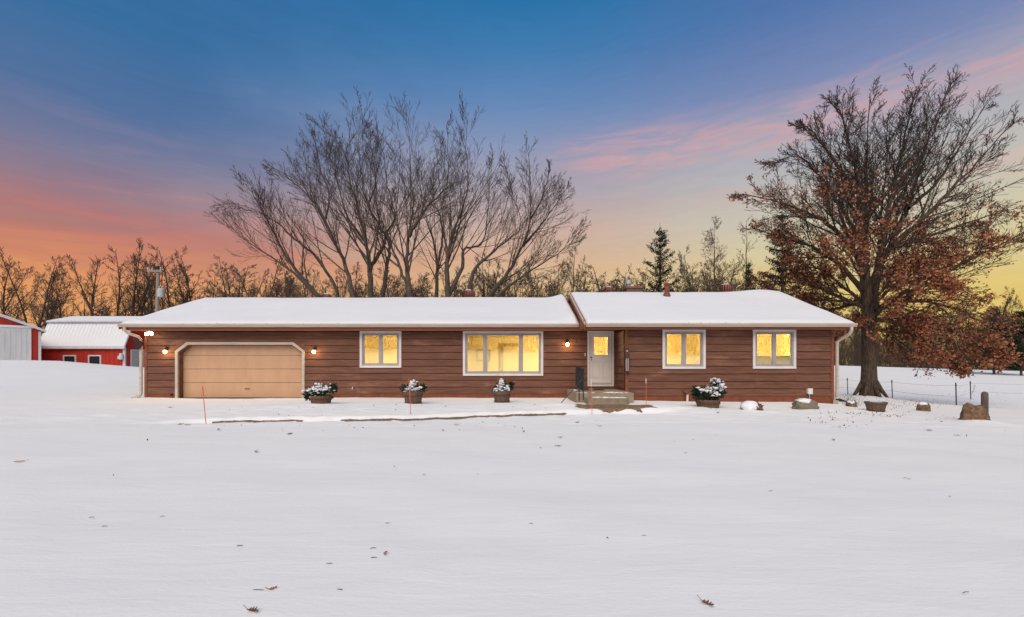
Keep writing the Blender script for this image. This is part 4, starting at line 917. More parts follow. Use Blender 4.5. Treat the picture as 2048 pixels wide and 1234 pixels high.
# utility pole
uD = 46.0; ux = X(313.5, uD); up_ = empty('utility_pole', (ux, uD, 1.0)); tag(up_, 'wooden utility pole with crossarm and grey transformer behind the house', 'utility pole')
MB().tube([(ux - .12, uD, .5), (X(316.5, uD), uD, Z(541, uD))], [.22, .15], 12).build('pole', M['pole_wood'], up_)
MB().box(X(297, uD), X(326, uD), uD - .22, uD - .10, Z(544.5, uD), Z(541.5, uD)).build('crossarm', M['pole_wood'], up_)
for px in (298, 307, 324): MB().lathe([(.05, 0), (.09, .08), (.05, .14), (.09, .2), (.04, .28)], (X(px, uD), uD - .16, Z(541.5, uD)), 10).build('insulator', M['grey_metal'], up_)
MB().tube([(X(309, uD), uD - .1, Z(536.5, uD)), (X(319, uD), uD - .1, Z(535, uD))], [.10, .16], 10).build('yard_lamp', M['iron'], up_)
tr = MB().lathe([(.10, -.02), (.27, 0), (.29, .06), (.29, .78), (.24, .86), (.05, .90)], (X(325.5, uD), uD - .25, Z(595, uD)), 18).build('transformer', M['grey_metal'], up_)
for a in (-.15, .12): MB().lathe([(.05, 0), (.07, .06), (.04, .1), (.06, .16), (.02, .26)], (X(325.5, uD) + a, uD - .25, Z(595, uD) + .86), 8).build('bushing', M['grey_metal'], tr)
MB().box(X(318, uD), X(322, uD), uD - .28, uD - .1, Z(590, uD), Z(581, uD)).build('bracket', M['grey_metal'], tr)

# ------------------------------------------------------------------ trees
class Tubes:
    """tapered branch tubes, collected and meshed in batches of equal point count"""
    def __init__(s): s.b = {}
    def add(s, pts, rad, k=3): s.b.setdefault((len(pts), k), []).append(([tuple(p) for p in pts], list(rad)))
    def mesh(s, name, m, smooth=False):
        VV, QQ, n0 = [], [], 0
        for (m_, k), L in s.b.items():
            pts = np.array([l[0] for l in L], float); rad = np.array([l[1] for l in L], float); B = len(L)
            t = np.empty_like(pts); t[:, 1:-1] = pts[:, 2:] - pts[:, :-2]; t[:, 0] = pts[:, 1] - pts[:, 0]; t[:, -1] = pts[:, -1] - pts[:, -2]
            t /= np.linalg.norm(t, axis=2)[..., None] + 1e-9
            ref = np.where((np.abs(t[:, 0, 0]) < .7)[:, None], np.array([[1., 0, 0]]), np.array([[0, 1., 0]]))[:, None, :]
            u = ref - t * (t * ref).sum(-1, keepdims=True); u /= np.linalg.norm(u, axis=2)[..., None] + 1e-9; v = np.cross(t, u)
            a = np.arange(k) * 2 * math.pi / k
            ring = pts[:, :, None] + (u[:, :, None] * np.cos(a)[:, None] + v[:, :, None] * np.sin(a)[:, None]) * rad[:, :, None, None]
            VV.append(ring.reshape(-1, 3)); base = n0 + np.arange(B)[:, None, None] * (m_ * k) + np.arange(m_ - 1)[None, :, None] * k
            i = base + np.arange(k)[None, None]; j = base + (np.arange(k)[None, None] + 1) % k
            QQ.append(np.stack([i, j, j + k, i + k], -1).reshape(-1, 4)); n0 += B * m_ * k
        return fast_mesh(name, np.concatenate(VV), np.concatenate(QQ), m, 4, smooth)
class Leaves:
    def __init__(s): s.p = []
    def add(s, p): s.p.append(tuple(p))
    def mesh(s, name, m, size, seed=0, droop=.4, aspect=1.7):
        r = np.random.RandomState(seed); p = np.array(s.p); n = len(p)
        o = r.normal(size=(n, 3)); o[:, 2] -= droop; o /= np.linalg.norm(o, axis=1)[:, None]
        b = np.cross(o, r.normal(size=(n, 3))); b /= np.linalg.norm(b, axis=1)[:, None]
        L = size * r.uniform(.45, 1.45, n)[:, None]; nn = np.cross(o, b)
        V = np.stack([p, p + o * L * .5 + b * L / aspect / 2 + nn * L * .12, p + o * L, p + o * L * .5 - b * L / aspect / 2 + nn * L * .12], 1).reshape(-1, 3)
        return fast_mesh(name, V, np.arange(4 * n).reshape(-1, 4), m)
def rot_dir(d, ang, rs):
    d = Vector(d); p = d.orthogonal().normalized(); p.rotate(Matrix.Rotation(rs.uniform(0, 2 * math.pi), 3, d)); return (d * math.cos(ang) + p * math.sin(ang)).normalized()
def grow(rs, T, Tt, start, d, length, rad, lvl, pr, lf=None):
    """one branch and, recursively, its side branches; thick wood goes to T, fine twigs to Tt"""
    nseg = pr['seg'][lvl]; pts = [Vector(start)]; dd = Vector(d)
    for i in range(nseg):
        dd = (dd + Vector((rs.gauss(0, 1), rs.gauss(0, 1), rs.gauss(0, 1))) * pr['wob'] + Vector((0, 0, pr['up'][lvl]))).normalized(); pts.append(pts[-1] + dd * length / nseg)
    rr = [rad * (1 - .8 * i / nseg) for i in range(nseg + 1)]; rmin = pr['rmin']; rr = [max(v, rmin) for v in rr]
    (T if rad > pr['split'] else Tt).add(pts, rr, 5 if rad > pr['split'] else 3)
    side(rs, T, Tt, pts, rr, length, lvl, pr, lf)
def side(rs, T, Tt, pts, rr, length, lvl, pr, lf, t0=None, n=None):
    if lf is not None and lvl >= pr['leaf_from']: lf(pts, lvl)
    if lvl >= pr['max']: return
    n = n if n is not None else pr['n'][lvl]; n = max(1, int(n * rs.uniform(.8, 1.2))); a0 = pr['t0'] if t0 is None else t0
    for k in range(n):
        t = a0 + (1 - a0) * (k + rs.random()) / n; f = t * (len(pts) - 1); i = min(int(f), len(pts) - 2); p = pts[i].lerp(pts[i + 1], f - i)
        d = (pts[i + 1] - pts[i]).normalized(); r = rr[i] + (rr[i + 1] - rr[i]) * (f - i)
        L = length * pr['len'][lvl] * ((1.28 - 1.08 * t) if lvl == 0 else (1.15 - .65 * t)) * rs.uniform(.6, 1.25)
        L = min(L, pr.get('lmax', [99] * 6)[lvl])
        grow(rs, T, Tt, p, rot_dir(d, math.radians(rs.uniform(*(pr['ang0'] if lvl == 0 and 'ang0' in pr else pr['ang']))), rs), L, max(r * pr['rr'], pr['rmin']), lvl + 1, pr, lf)
def traced(rs, T, Tt, pix, D0, D1, r0, r1, pr, lf=None, n=22, t0=.28, wob=.06, mx=None):
    """a main stem drawn through photo pixels, receding from depth D0 to D1, then branched"""
    m_ = len(pix); raw = [P(px, py, D0 + (D1 - D0) * i / (m_ - 1)) for i, (px, py) in enumerate(pix)]; pts = []
    for i in range(m_ - 1):
        p0 = raw[max(i - 1, 0)]; p1 = raw[i]; p2 = raw[i + 1]; p3 = raw[min(i + 2, m_ - 1)]
        for k in range(5):
            t = k / 5; q = .5 * ((2 * p1) + (p2 - p0) * t + (2 * p0 - 5 * p1 + 4 * p2 - p3) * t * t + (3 * p1 - p0 - 3 * p2 + p3) * t ** 3)
            pts.append(q + Vector((rs.gauss(0, wob), rs.gauss(0, wob), rs.gauss(0, wob))) * (.4 if i or k else 0))
    pts.append(raw[-1]); N = len(pts) - 1; rr = [r1 + (r0 - r1) * (1 - i / N) ** pr.get('tap', 1.5) for i in range(N + 1)]
    T.add(pts, rr, 8); L = sum((b - a).length for a, b in zip(pts[:-1], pts[1:]))
    side(rs, T, Tt, pts, rr, L, 0, pr, lf, t0, n)
    return pts

# --- the stand of grey maples behind the house
MAPLE = dict(seg=[6, 6, 4, 3], up=[.05, .06, .05, .04], wob=.045, n=[26, 8, 5], len=[.46, .44, .50], lmax=[6.0, 2.7, 1.35], ang=(18, 38), ang0=(18, 42), rr=.42, rmin=.0065, split=.03, t0=.15, max=3, leaf_from=2, tap=2.0)
def ease(py): return py if py > 480 else 480 - (480 - py) * .92     # side twigs overshoot the traced tips a little
def zpx(z): return (400 + z[0] / 2.56, ease(160 + z[1] / 2.56))
MT = [('grey maple leaning far left over the garage roof', 29, [
        ([(615, 1180), (600, 1105), (520, 1010), (440, 900), (390, 800), (340, 700), (290, 600), (245, 490)], .30, 18, 27.0),
        ([(600, 1105), (480, 990), (340, 890), (210, 800), (110, 670)], .17, 16, 30),
        ([(690, 1180), (700, 1080), (600, 910), (480, 810), (380, 710), (250, 640), (160, 610)], .22, 16, 27)]),
      ('slender grey maple with two stems fanning left of the tall clump', 28, [
        ([(790, 1180), (780, 1105), (742, 940), (692, 840), (640, 720), (590, 600), (545, 450), (535, 290)], .30, 24, 29),
        ([(692, 840), (615, 650), (490, 510), (370, 415)], .13, 16, 26), ([(640, 720), (660, 560), (610, 400), (590, 230)], .11, 16, 30)]),
      ('tall grey maple with thick forked trunk in the middle of the clump', 28.5, [
        ([(880, 1180), (875, 1105), (868, 950), (850, 830), (805, 640), (765, 480), (735, 330), (645, 200)], .36, 26, 27),
        ([(868, 960), (930, 870), (960, 770), (1000, 690), (960, 520), (940, 340), (900, 230)], .2, 20, 30.5), ([(850, 830), (760, 700), (720, 560), (690, 420), (700, 260)], .14, 18, 29)]),
      ('tall narrow grey maple whose top twigs reach highest toward the left', 29.5, [
        ([(930, 1180), (935, 1105), (960, 950), (970, 830), (920, 750), (862, 620), (830, 500), (812, 300), (828, 90)], .27, 26, 28), ([(862, 620), (900, 500), (880, 330), (870, 190)], .1, 16, 31)]),
      ('tallest grey maple with a pale curving trunk over the roof centre', 27.5, [
        ([(1090, 1180), (1075, 1105), (1062, 1000), (1060, 860), (1080, 720), (1095, 600), (1075, 480), (1075, 300), (1048, 75)], .33, 28, 28),
        ([(1068, 800), (1110, 720), (1180, 610), (1250, 540), (1272, 400), (1262, 170)], .2, 22, 26), ([(1075, 1105), (1040, 1000), (990, 880), (975, 800), (1010, 700), (1000, 560)], .2, 14, 30)]),
      ('dark stemmed maple standing just behind the pale curving trunk', 31, [
        ([(1210, 1180), (1210, 1105), (1215, 960), (1200, 850), (1160, 700), (1130, 560), (1140, 400)], .27, 20, 32), ([(1215, 960), (1242, 820), (1230, 690), (1195, 590), (1200, 420)], .15, 18, 30)]),
      ('broad grey maple with stems sweeping right above the roof step', 28, [
        ([(1275, 1180), (1270, 1105), (1265, 960), (1275, 850), (1310, 740), (1342, 650), (1372, 500), (1362, 300), (1370, 150)], .32, 26, 27),
        ([(1275, 1100), (1340, 960), (1352, 870), (1440, 840), (1470, 700), (1482, 520), (1500, 340)], .22, 22, 30), ([(1380, 1110), (1400, 980), (1480, 900), (1560, 830), (1640, 740), (1600, 560), (1560, 400)], .2, 20, 26.5)]),
      ('grey maple leaning right with a snow topped low limb', 28.5, [
        ([(1460, 1180), (1482, 1105), (1580, 980), (1652, 850), (1692, 700), (1690, 540), (1682, 330)], .29, 24, 28), ([(1652, 850), (1742, 740), (1822, 620), (1885, 520)], .15, 20, 30.5),
        ([(1500, 1130), (1600, 1040), (1740, 950), (1880, 850), (1950, 755)], .17, 18, 27), ([(1692, 700), (1760, 560), (1790, 400)], .1, 14, 27)])]
for i, (lb, D0, stems) in enumerate(MT):
    rs = random.Random(100 + i); T, Tt, Lf = Tubes(), Tubes(), Leaves()
    def lf(pts, lvl, rs=rs, Lf=Lf):
        if rs.random() < .16: Lf.add(pts[-1])
    for pix, r0, n, D1 in stems: traced(rs, T, Tt, [zpx(z) for z in pix], D0, D1, r0 * .72, .014, MAPLE, lf, int(n * 1.25), .22)
    base = P(*zpx(stems[0][0][0]), D0); root = empty('maple_tree', (base.x, base.y, gz(base.x, base.y))); tag(root, lb, 'tree', 'bare maples behind the house')
    T.add([Vector((base.x, base.y, gz(base.x, base.y) - .2)), Vector((base.x, base.y, 1.6)), base, base + Vector((0, 0, .1))], [stems[0][1] * 1.5, stems[0][1] * 1.1, stems[0][1], stems[0][1] * .9], 10)
    link_mesh('trunk', T.mesh('maple_trunk', M['bark'], True), root); link_mesh('crown', Tt.mesh('maple_twigs', M['maple_twig']), root)['kind'] = 'stuff'
    link_mesh('dry_leaves', Lf.mesh('maple_leaf_scraps', M['bud'], .055, i), root)['kind'] = 'stuff'

# --- the big oak at the right end of the house
OAK = dict(seg=[6, 6, 4, 3], up=[.04, .05, .03, .02], wob=.06, n=[28, 9, 5], len=[.40, .46, .50], lmax=[4.6, 2.3, 1.2], ang=(18, 44), ang0=(22, 50), rr=.42, rmin=.0075, split=.03, t0=.16, max=3, leaf_from=2, tap=1.5)
def opx(z): return (1400 + z[0] / 1.927, ease(120 + z[1] / 1.927))
rs = random.Random(77); T, Tt, Lf = Tubes(), Tubes(), Leaves()
def oak_leaf(pts, lvl):
    for p in pts[1:]:
        px = CX + p.x / p.y * F; py = HY - (p.z - H) / p.y * F
        k = (py - 290) / 300.0                              # bare at the top, thick with leaves low down
        rr_ = math.hypot((px - 1750) / 260, (py - 520) / 330); pr_ = max(0, min(1, k)) ** 1.3 * (1.10 - .6 * rr_) * (1.0 if py > 600 and px > 1740 else 1)
        pr_ *= .35 + 1.1 * max(0, mnoise.noise(p * .55) + .45)
        if rs.random() < pr_ * (.58 if lvl >= 3 else .36):
            for q in range(rs.choice((1, 2, 3, 3))): Lf.add(p + Vector((rs.gauss(0, .07), rs.gauss(0, .07), rs.gauss(-.03, .06))))
oD = 21.0
trunk_px = [(1738, 803), (1738, 775), (1738, 740), (1737, 700), (1736, 640), (1733, 590), (1729, 540), (1725, 505), (1722, 470), (1721, 430)]
tp = [P(a, b, oD) for a, b in trunk_px]; oz = gz(tp[0].x, oD)
T.add([Vector((tp[0].x, oD, oz - .2))] + tp, [.50, .43, .345, .305, .275, .25, .23, .20, .16, .12, .07], 14)
for k in range(7):       # root flare
    a = k * .9 + .2; T.add([Vector((tp[0].x + .22 * math.cos(a), oD + .22 * math.sin(a), oz + .75)), Vector((tp[0].x + .46 * math.cos(a), oD + .46 * math.sin(a), oz + .22)), Vector((tp[0].x + .68 * math.cos(a), oD + .68 * math.sin(a), oz - .10))], [.09, .09, .05], 7)
OST = [([(620, 770), (622, 680), (618, 560), (600, 400), (560, 220), (515, 130)], .19, 20.2, 28), ([(640, 780), (640, 690), (636, 500), (642, 340), (655, 80)], .19, 22.5, 28),
       ([(665, 960), (700, 760), (730, 560), (762, 400), (792, 250), (835, 50)], .2, 20, 30), ([(700, 780), (742, 700), (802, 550), (842, 400), (902, 200), (965, 30)], .18, 22, 30),
       ([(742, 715), (850, 615), (950, 500), (1065, 370), (1215, 190)], .17, 20, 28), ([(802, 560), (900, 470), (1000, 300), (1100, 130)], .12, 23.5, 24),
       ([(670, 985), (760, 905), (850, 880), (950, 820), (1060, 760), (1200, 690), (1290, 640)], .17, 19.5, 26), ([(620, 780), (530, 660), (430, 585), (300, 535), (165, 500)], .16, 20, 28),
       ([(618, 700), (560, 590), (475, 450), (375, 340), (275, 380)], .14, 22.5, 26), ([(600, 500), (520, 360), (440, 250), (400, 210)], .1, 20, 22),
       ([(640, 960), (520, 905), (390, 860), (210, 850)], .15, 23.5, 28), ([(635, 900), (540, 790), (430, 720), (330, 690), (200, 640)], .15, 22.5, 26),
       ([(655, 1010), (790, 990), (940, 1030), (1090, 1110), (1150, 1150)], .14, 19.3, 34), ([(655, 1040), (760, 1050), (900, 1100), (1010, 1190)], .11, 20.2, 28),
       ([(655, 960), (800, 930), (960, 950), (1100, 1020), (1150, 1080)], .13, 22.8, 30), ([(655, 1060), (620, 1020), (570, 1010), (520, 1060)], .09, 22.5, 16),
       ([(655, 1000), (720, 1000), (840, 1060), (930, 1140)], .1, 18.6, 22), ([(640, 930), (560, 950), (480, 960), (400, 920)], .1, 24.5, 22),
       ([(742, 715), (820, 700), (960, 650), (1090, 600), (1220, 560)], .14, 22, 26), ([(650, 900), (690, 800), (740, 730), (830, 700), (980, 720), (1120, 690)], .13, 18.5, 24),
       ([(640, 860), (600, 760), (560, 640), (520, 520), (470, 400)], .13, 17.8, 24), ([(650, 880), (690, 740), (700, 560), (720, 380), (720, 200)], .14, 24.5, 24),
       ([(648, 960), (560, 880), (450, 800), (340, 770)], .12, 22.6, 20), ([(660, 950), (740, 880), (850, 800), (970, 760)], .12, 18.6, 20), ([(655, 900), (720, 820), (810, 760), (930, 690)], .11, 23.6, 20),
       ([(650, 980), (690, 900), (760, 840), (860, 830), (980, 880)], .10, 17.6, 20), ([(640, 900), (610, 820), (560, 740), (480, 700)], .10, 18.6, 18)]
for pix, r0, D1, n in OST:
    droop = pix[-1][1] > 1000; pr = dict(OAK, up=[-.02, -.03, -.04, -.05, -.05]) if droop else OAK
    traced(rs, T, Tt, [opx(z) for z in pix], oD, D1, r0 * .85, .018, pr, oak_leaf, int(n * 1.2), .06 if droop else .2)
oak = empty('oak_tree', (tp[0].x, oD, oz)); tag(oak, 'big oak with russet leaves and thick furrowed trunk beside the house', 'tree')
link_mesh('trunk', T.mesh('oak_trunk', M['bark_oak'], True), oak); link_mesh('crown', Tt.mesh('oak_twigs', M['twig_oak']), oak)['kind'] = 'stuff'
print('oak leaves', len(Lf.p))
link_mesh('leaves', Lf.mesh('oak_leaves', M['oak_leaf'], .105, 5, aspect=1.5), oak)['kind'] = 'stuff'

# --- woodland trees: a few kinds, copied
WOOD = dict(seg=[6, 5, 4, 3, 2], up=[.02, .09, .07, .04, .0], wob=.13, n=[20, 8, 6, 4], len=[.36, .45, .45, .5], lmax=[6, 3, 1.5, .8], ang=(28, 55), rr=.5, rmin=.014, split=.06, t0=.25, max=3, leaf_from=2)
def woodland_tree(seed, height, forks, m, leaf=None, pr=WOOD, lean=.12):
    rs = random.Random(seed); T, Tt, Lf = Tubes(), Tubes(), Leaves()
    def lf(pts, lvl):
        if leaf and rs.random() < leaf:
            for p in pts[1:]:
                if p.z < height * .62: Lf.add(p + Vector((rs.gauss(0, .12), rs.gauss(0, .12), rs.gauss(0, .12))))
    for k in range(forks):
        a = rs.uniform(0, 6.28); b = rs.uniform(.3, 1.0) * lean * (1 if forks > 1 else .4); n = 9; pts = [Vector((0, 0, -.4))]; d = Vector((math.cos(a) * b, math.sin(a) * b, 1)).normalized(); hh = height * rs.uniform(.8, 1.0)
        for i in range(n): d = (d + Vector((rs.gauss(0, .07), rs.gauss(0, .07), .03))).normalized(); pts.append(pts[-1] + d * hh / n)
        r0 = height * .014 * rs.uniform(.8, 1.1); rr = [r0 * (1.25 if i == 0 else 1 - .88 * i / n) for i in range(n + 1)]
        T.add(pts, rr, 7); side(rs, T, Tt, pts, rr, hh, 0, pr, lf, .25, pr['n'][0])
    return (T.mesh('woodland_trunk', m, True), Tt.mesh('woodland_twigs', m), Lf.mesh('woodland_leaves', M['brown_leaf'], .17, seed) if Lf.p else None)
KINDS = [woodland_tree(1, 15, 2, M['bark_dark']), woodland_tree(2, 16, 1, M['bark_dark']), woodland_tree(3, 14, 3, M['bark_dark']), woodland_tree(4, 15, 1, M['bark_dark']), woodland_tree(5, 9, 2, M['bark_dark'], .75), woodland_tree(6, 7, 4, M['bark_dark'], None, dict(WOOD, rmin=.010))]
def plant(kind, x, y, h_scale, rz, label, group, name='bare_tree', wscale=None):
    root = empty(name, (x, y, gz(x, y) - .1), rz); root.scale = (wscale or h_scale, wscale or h_scale, h_scale); tag(root, label, 'tree', group)
    tr_, tw_, lv_ = KINDS[kind]
    for nm, me in (('trunk', tr_), ('crown', tw_), ('leaves', lv_)):
        if me is None: continue
        o = link_mesh(nm, me, root, False)
        if nm != 'trunk': o['kind'] = 'stuff'
    return root
rs = random.Random(9)
def wood_label(px):
    for lim, a, b in ((75, 'bare woodland tree rising behind the white doored machine shed', 'bare trees behind the machine shed'), (170, 'bare woodland tree rising behind the left half of the gambrel barn', 'bare trees behind the barn'), (270, 'bare woodland tree between the gambrel barn and the utility pole', 'bare trees beside the utility pole'), (330, 'bare woodland tree directly behind the utility pole', 'bare trees at the utility pole'), (520, 'bare woodland tree over the sloping garage end of the roof', 'bare trees over the garage roof'),
                      (760, 'bare woodland tree seen between the stems of the left maples', 'bare trees behind the left maples'), (1000, 'bare woodland tree seen between the stems of the middle maples', 'bare trees behind the middle maples'), (1180, 'bare woodland tree behind the right leaning maple and roof step', 'bare trees behind the roof step'), (1300, 'bare woodland tree behind the metal chimney flue', 'bare trees behind the chimney'), (1400, 'bare woodland tree between the spruce and the larch', 'bare trees beside the spruce'), (9999, 'bare woodland tree between the larch and the oak', 'bare trees beside the larch')):
        if px < lim: return a, b
# left wood, behind the barns: individually placed against the photograph
for px, ytop, k, D in ((-25, 505, 0, 62), (18, 497, 3, 66), (62, 500, 0, 60), (92, 520, 2, 64), (135, 505, 1, 68), (185, 487, 3, 58), (225, 500, 0, 66), (262, 486, 2, 60), (283, 484, 1, 63), (305, 500, 3, 70), (345, 500, 0, 59), (385, 507, 2, 62), (412, 508, 1, 66), (445, 510, 3, 60), (478, 512, 0, 64)):
    x = X(px, D); hgt = Z(ytop, D) - gz(x, D); base_h = (15, 16, 14, 15)[k]
    plant(k, x, D, hgt / base_h * 1.06, rs.uniform(0, 6.28), *wood_label(px), wscale=hgt / base_h * rs.uniform(.9, 1.15))
for px, D, s in ((200, 52, .8), (215, 55, .9), (345, 52, .85), (365, 55, .8), (400, 56, .7)):
    plant(4, X(px, D), D, s, rs.uniform(0, 6.28), 'small understory tree keeping brown leaves between barn and garage roof', 'brown leaved young trees behind the barn', 'young_tree')
# behind the house
for k in range(84):
    px = 455 + k * 12.9 + rs.uniform(-10, 10); D = rs.uniform(46, 72); ytop = rs.uniform(500, 565) if px < 1130 else rs.uniform(488, 560)
    if 1285 < px < 1360: ytop += 30
    kk = rs.choice((0, 1, 2, 3)); x = X(px, D); hgt = Z(ytop, D) - gz(x, D); base_h = (15, 16, 14, 15)[kk]
    plant(kk, x, D, hgt / base_h, rs.uniform(0, 6.28), *wood_label(px), wscale=hgt / base_h * rs.uniform(.9, 1.3))
for px, D, s in ((815, 42, .95), (845, 44, 1.0), (868, 43, .9), (770, 45, .85), (1235, 48, 1.15), (1255, 50, 1.1), (1225, 52, 1.2), (690, 47, .8)):
    plant(4, X(px, D), D, s, rs.uniform(0, 6.28), 'small understory tree keeping brown leaves behind the house roof', 'brown leaved young trees behind the house', 'young_tree')
# beyond the field on the right
for k in range(30):
    px = 1560 + k * 18.5 + rs.uniform(-8, 8); D = rs.uniform(86, 108); ytop = rs.uniform(590, 640)
    if k % 4 == 0: ytop = rs.uniform(545, 590)
    kk = rs.choice((0, 1, 2, 3)); x = X(px, D); hgt = Z(ytop, D) - gz(x, D); base_h = (15, 16, 14, 15)[kk]
    plant(kk, x, D, hgt / base_h, rs.uniform(0, 6.28), *(('bare tree beyond the field seen left of the oak trunk', 'far trees left of the oak trunk') if px < 1735 else ('bare tree beyond the field under the russet oak boughs', 'far trees under the oak boughs') if px < 1940 else ('bare tree standing around the dark cedars beyond the field', 'far trees around the cedars')))
# thickets: countless thin stems
def thicket(name, label, spots, seed, m, leaf=0.0):
    rs = random.Random(seed); T = Tubes(); Lf = Leaves()
    for x, y, h in spots:
        z0 = gz(x, y) - .2 if rs.random() < .05 else thicket.z; thicket.z = z0; d = Vector((rs.gauss(0, .28), rs.gauss(0, .28), 1)).normalized(); p0 = Vector((x, y, z0)); p1 = p0 + d * h * .5; p2 = p1 + (d + Vector((rs.gauss(0, .35), rs.gauss(0, .3), -.15))) * h * .42
        r = rs.uniform(.015, .04) * (3.0 if y < 0 else 1); T.add([p0, p1, p2], [r, r * .7, .012], 3)
        for q in range(6):
            a = p0.lerp(p2, rs.uniform(.3, 1.0)); T.add([a, a + Vector((rs.gauss(0, .55), rs.gauss(0, .3), rs.uniform(.0, .8))) * h * .2], [.013, .009], 3)
            if rs.random() < leaf: 
                for _ in range(4): Lf.add(a + Vector((rs.gauss(0, .3), rs.gauss(0, .3), rs.gauss(0, .3))))
    o = link_mesh(name, T.mesh(name, m)); tag(o, label, 'thicket', kind='stuff')
    if Lf.p: c = link_mesh('leaves', Lf.mesh('thicket_leaves', M['brown_leaf'], .16, seed), o); c['kind'] = 'stuff'
thicket.z = 0
rs = random.Random(31)
spots = []
for k in range(2600): px = rs.uniform(-40, 520); D = rs.uniform(54, 74); spots.append((X(px, D), D, rs.uniform(3, 7)))
spots.sort(key=lambda s_: s_[0]); thicket('woodland_brush', 'tangled bare brush filling the wood behind the barns', spots, 1, M['bark_dark'], .25)
spots = []
for k in range(6800): px = rs.uniform(450, 1560); D = rs.uniform(48, 74); spots.append((X(px, D), D, rs.uniform(5.5, 11) + (1.4 if px > 1100 else 0)))
spots.sort(key=lambda s_: s_[0]); thicket('woodland_brush', 'tangled bare brush showing above the house roof ridge', spots, 2, M['bark_dark'], .12)
spots = []
for k in range(3600): px = rs.uniform(1500, 2130); D = rs.uniform(84, 112); spots.append((X(px, D), D, rs.uniform(4, 9)))
spots.sort(key=lambda s_: s_[0]); thicket('woodland_brush', 'brown brush and thin trunks along the far side of the field', spots, 3, M['bark_dark'], .3)
# the wood on the rise across the yard, seen only as reflections in the window glass
spots = []
for k in range(4200): spots.append((rs.uniform(-75, 75), rs.uniform(-66, -44), rs.uniform(9, 19)))
spots.sort(key=lambda s_: s_[0]); thicket('woodland_brush', 'wooded rise across the yard mirrored in the front windows', spots, 4, M['bark_dark'], 0)

# --- conifers
def conifer(name, label, px, ytop, D, wid, m, n_wh, seed, up=.1, dens=26, group=None, bare=0.0, gap=1.0):
    x = X(px, D); z0 = gz(x, D); Ht = Z(ytop, D) - z0; rs = random.Random(seed); T, Lf = Tubes(), Leaves()
    T.add([Vector((x, D, z0 - .3)), Vector((x + .05, D, z0 + Ht * .5)), Vector((x, D, z0 + Ht))], [Ht * .016, Ht * .010, .015], 7)
    for w_ in range(n_wh):
        f = .10 + .88 * (w_ / n_wh) ** .92
        for k in range(rs.choice((5, 6, 7))):
            a = rs.uniform(0, 6.28); L = wid * (1 - f) ** .85 * rs.uniform(.65, 1.15) + .15; z = z0 + Ht * f + rs.uniform(-.08, .08)
            d = Vector((math.cos(a), math.sin(a), up + .35 * f)); pts = [Vector((x, D, z))]
            for i in range(1, 5): t = i / 4; pts.append(Vector((x, D, z)) + Vector((d.x, d.y, 0)) * L * t + Vector((0, 0, L * (d.z * t + .22 * t * t - .18 * t))))
            T.add(pts, [.035, .028, .02, .016, .010], 3)
            for q in range(int(dens * L * gap) + 3):
                t = rs.uniform(.12, 1.0); i = min(int(t * 4), 3); p = pts[i].lerp(pts[i + 1], t * 4 - i); Lf.add(p + Vector((rs.gauss(0, .07 + .06 * (1 - t)), rs.gauss(0, .07 + .06 * (1 - t)), rs.gauss(-.05, .07))))
    root = empty(name, (x, D, z0)); tag(root, label, 'tree', group)
    link_mesh('trunk', T.mesh(name + '_wood', M['bark_dark']), root); link_mesh('foliage', Lf.mesh(name + '_needles', m, .22, seed, .25, 3.0), root)['kind'] = 'stuff'
conifer('spruce_tree', 'dark pointed spruce behind the roof beside the chimney flue', 1320, 446, 45, 4.1, M['spruce'], 18, 3, up=.34, dens=46)
conifer('pine_tree', 'dark evergreen half hidden behind the left side of the oak', 1564, 416, 40, 3.6, M['spruce'], 22, 8, up=.1, dens=46)
conifer('spruce_tree', 'small dark evergreen tip above the right end of the roof', 1496, 515, 38, 1.1, M['needle'], 16, 12, up=.4, dens=46)
conifer('cedar_tree', 'dense dark cedar at the far side of the snowy field', 1988, 610, 60, 4.4, M['needle'], 22, 21, up=.25, dens=60)
conifer('cedar_tree', 'second dense cedar close behind the first with a rounder crown', 2042, 618, 58, 4.4, M['needle'], 20, 23, up=.25, dens=60)
LARCH = dict(seg=[5, 4, 3, 2], up=[.05, .06, .05, .02], wob=.07, n=[95, 8, 5], len=[.27, .38, .45], lmax=[3.6, 1.4, .7], ang=(42, 62), rr=.32, rmin=.010, split=.05, t0=.12, max=3, leaf_from=9)
for px, ytop, D, lb, sd in ((1429, 441, 42, 'bare conical larch with fine upswept twigs behind the right roof', 4), (1493, 440, 44, 'slim pale young tree with open twigs left of the oak', 6)):
    x = X(px, D); z0 = gz(x, D); Ht = Z(ytop, D) - z0; rs = random.Random(sd); T, Tt = Tubes(), Tubes(); pts = [Vector((x + rs.gauss(0, .04), D, z0 - .3 + Ht * i / 10 + (.3 if i == 10 else 0))) for i in range(11)]
    rr = [max(Ht * .013 * (1 - i / 10.3), .012) for i in range(11)]; T.add(pts, rr, 7)
    pr = LARCH if sd == 4 else dict(LARCH, n=[26, 5, 4], ang=(25, 45), len=[.3, .36, .45]); side(rs, T, Tt, pts, rr, Ht * (.95 if sd == 4 else .9), 0, pr, None, .12)
    root = empty('larch_tree' if sd == 4 else 'young_tree', (x, D, z0)); tag(root, lb, 'tree'); link_mesh('trunk', T.mesh('larch_trunk', M['bark_dark'], True), root); link_mesh('crown', Tt.mesh('larch_twigs', M['bark_dark']), root)['kind'] = 'stuff'

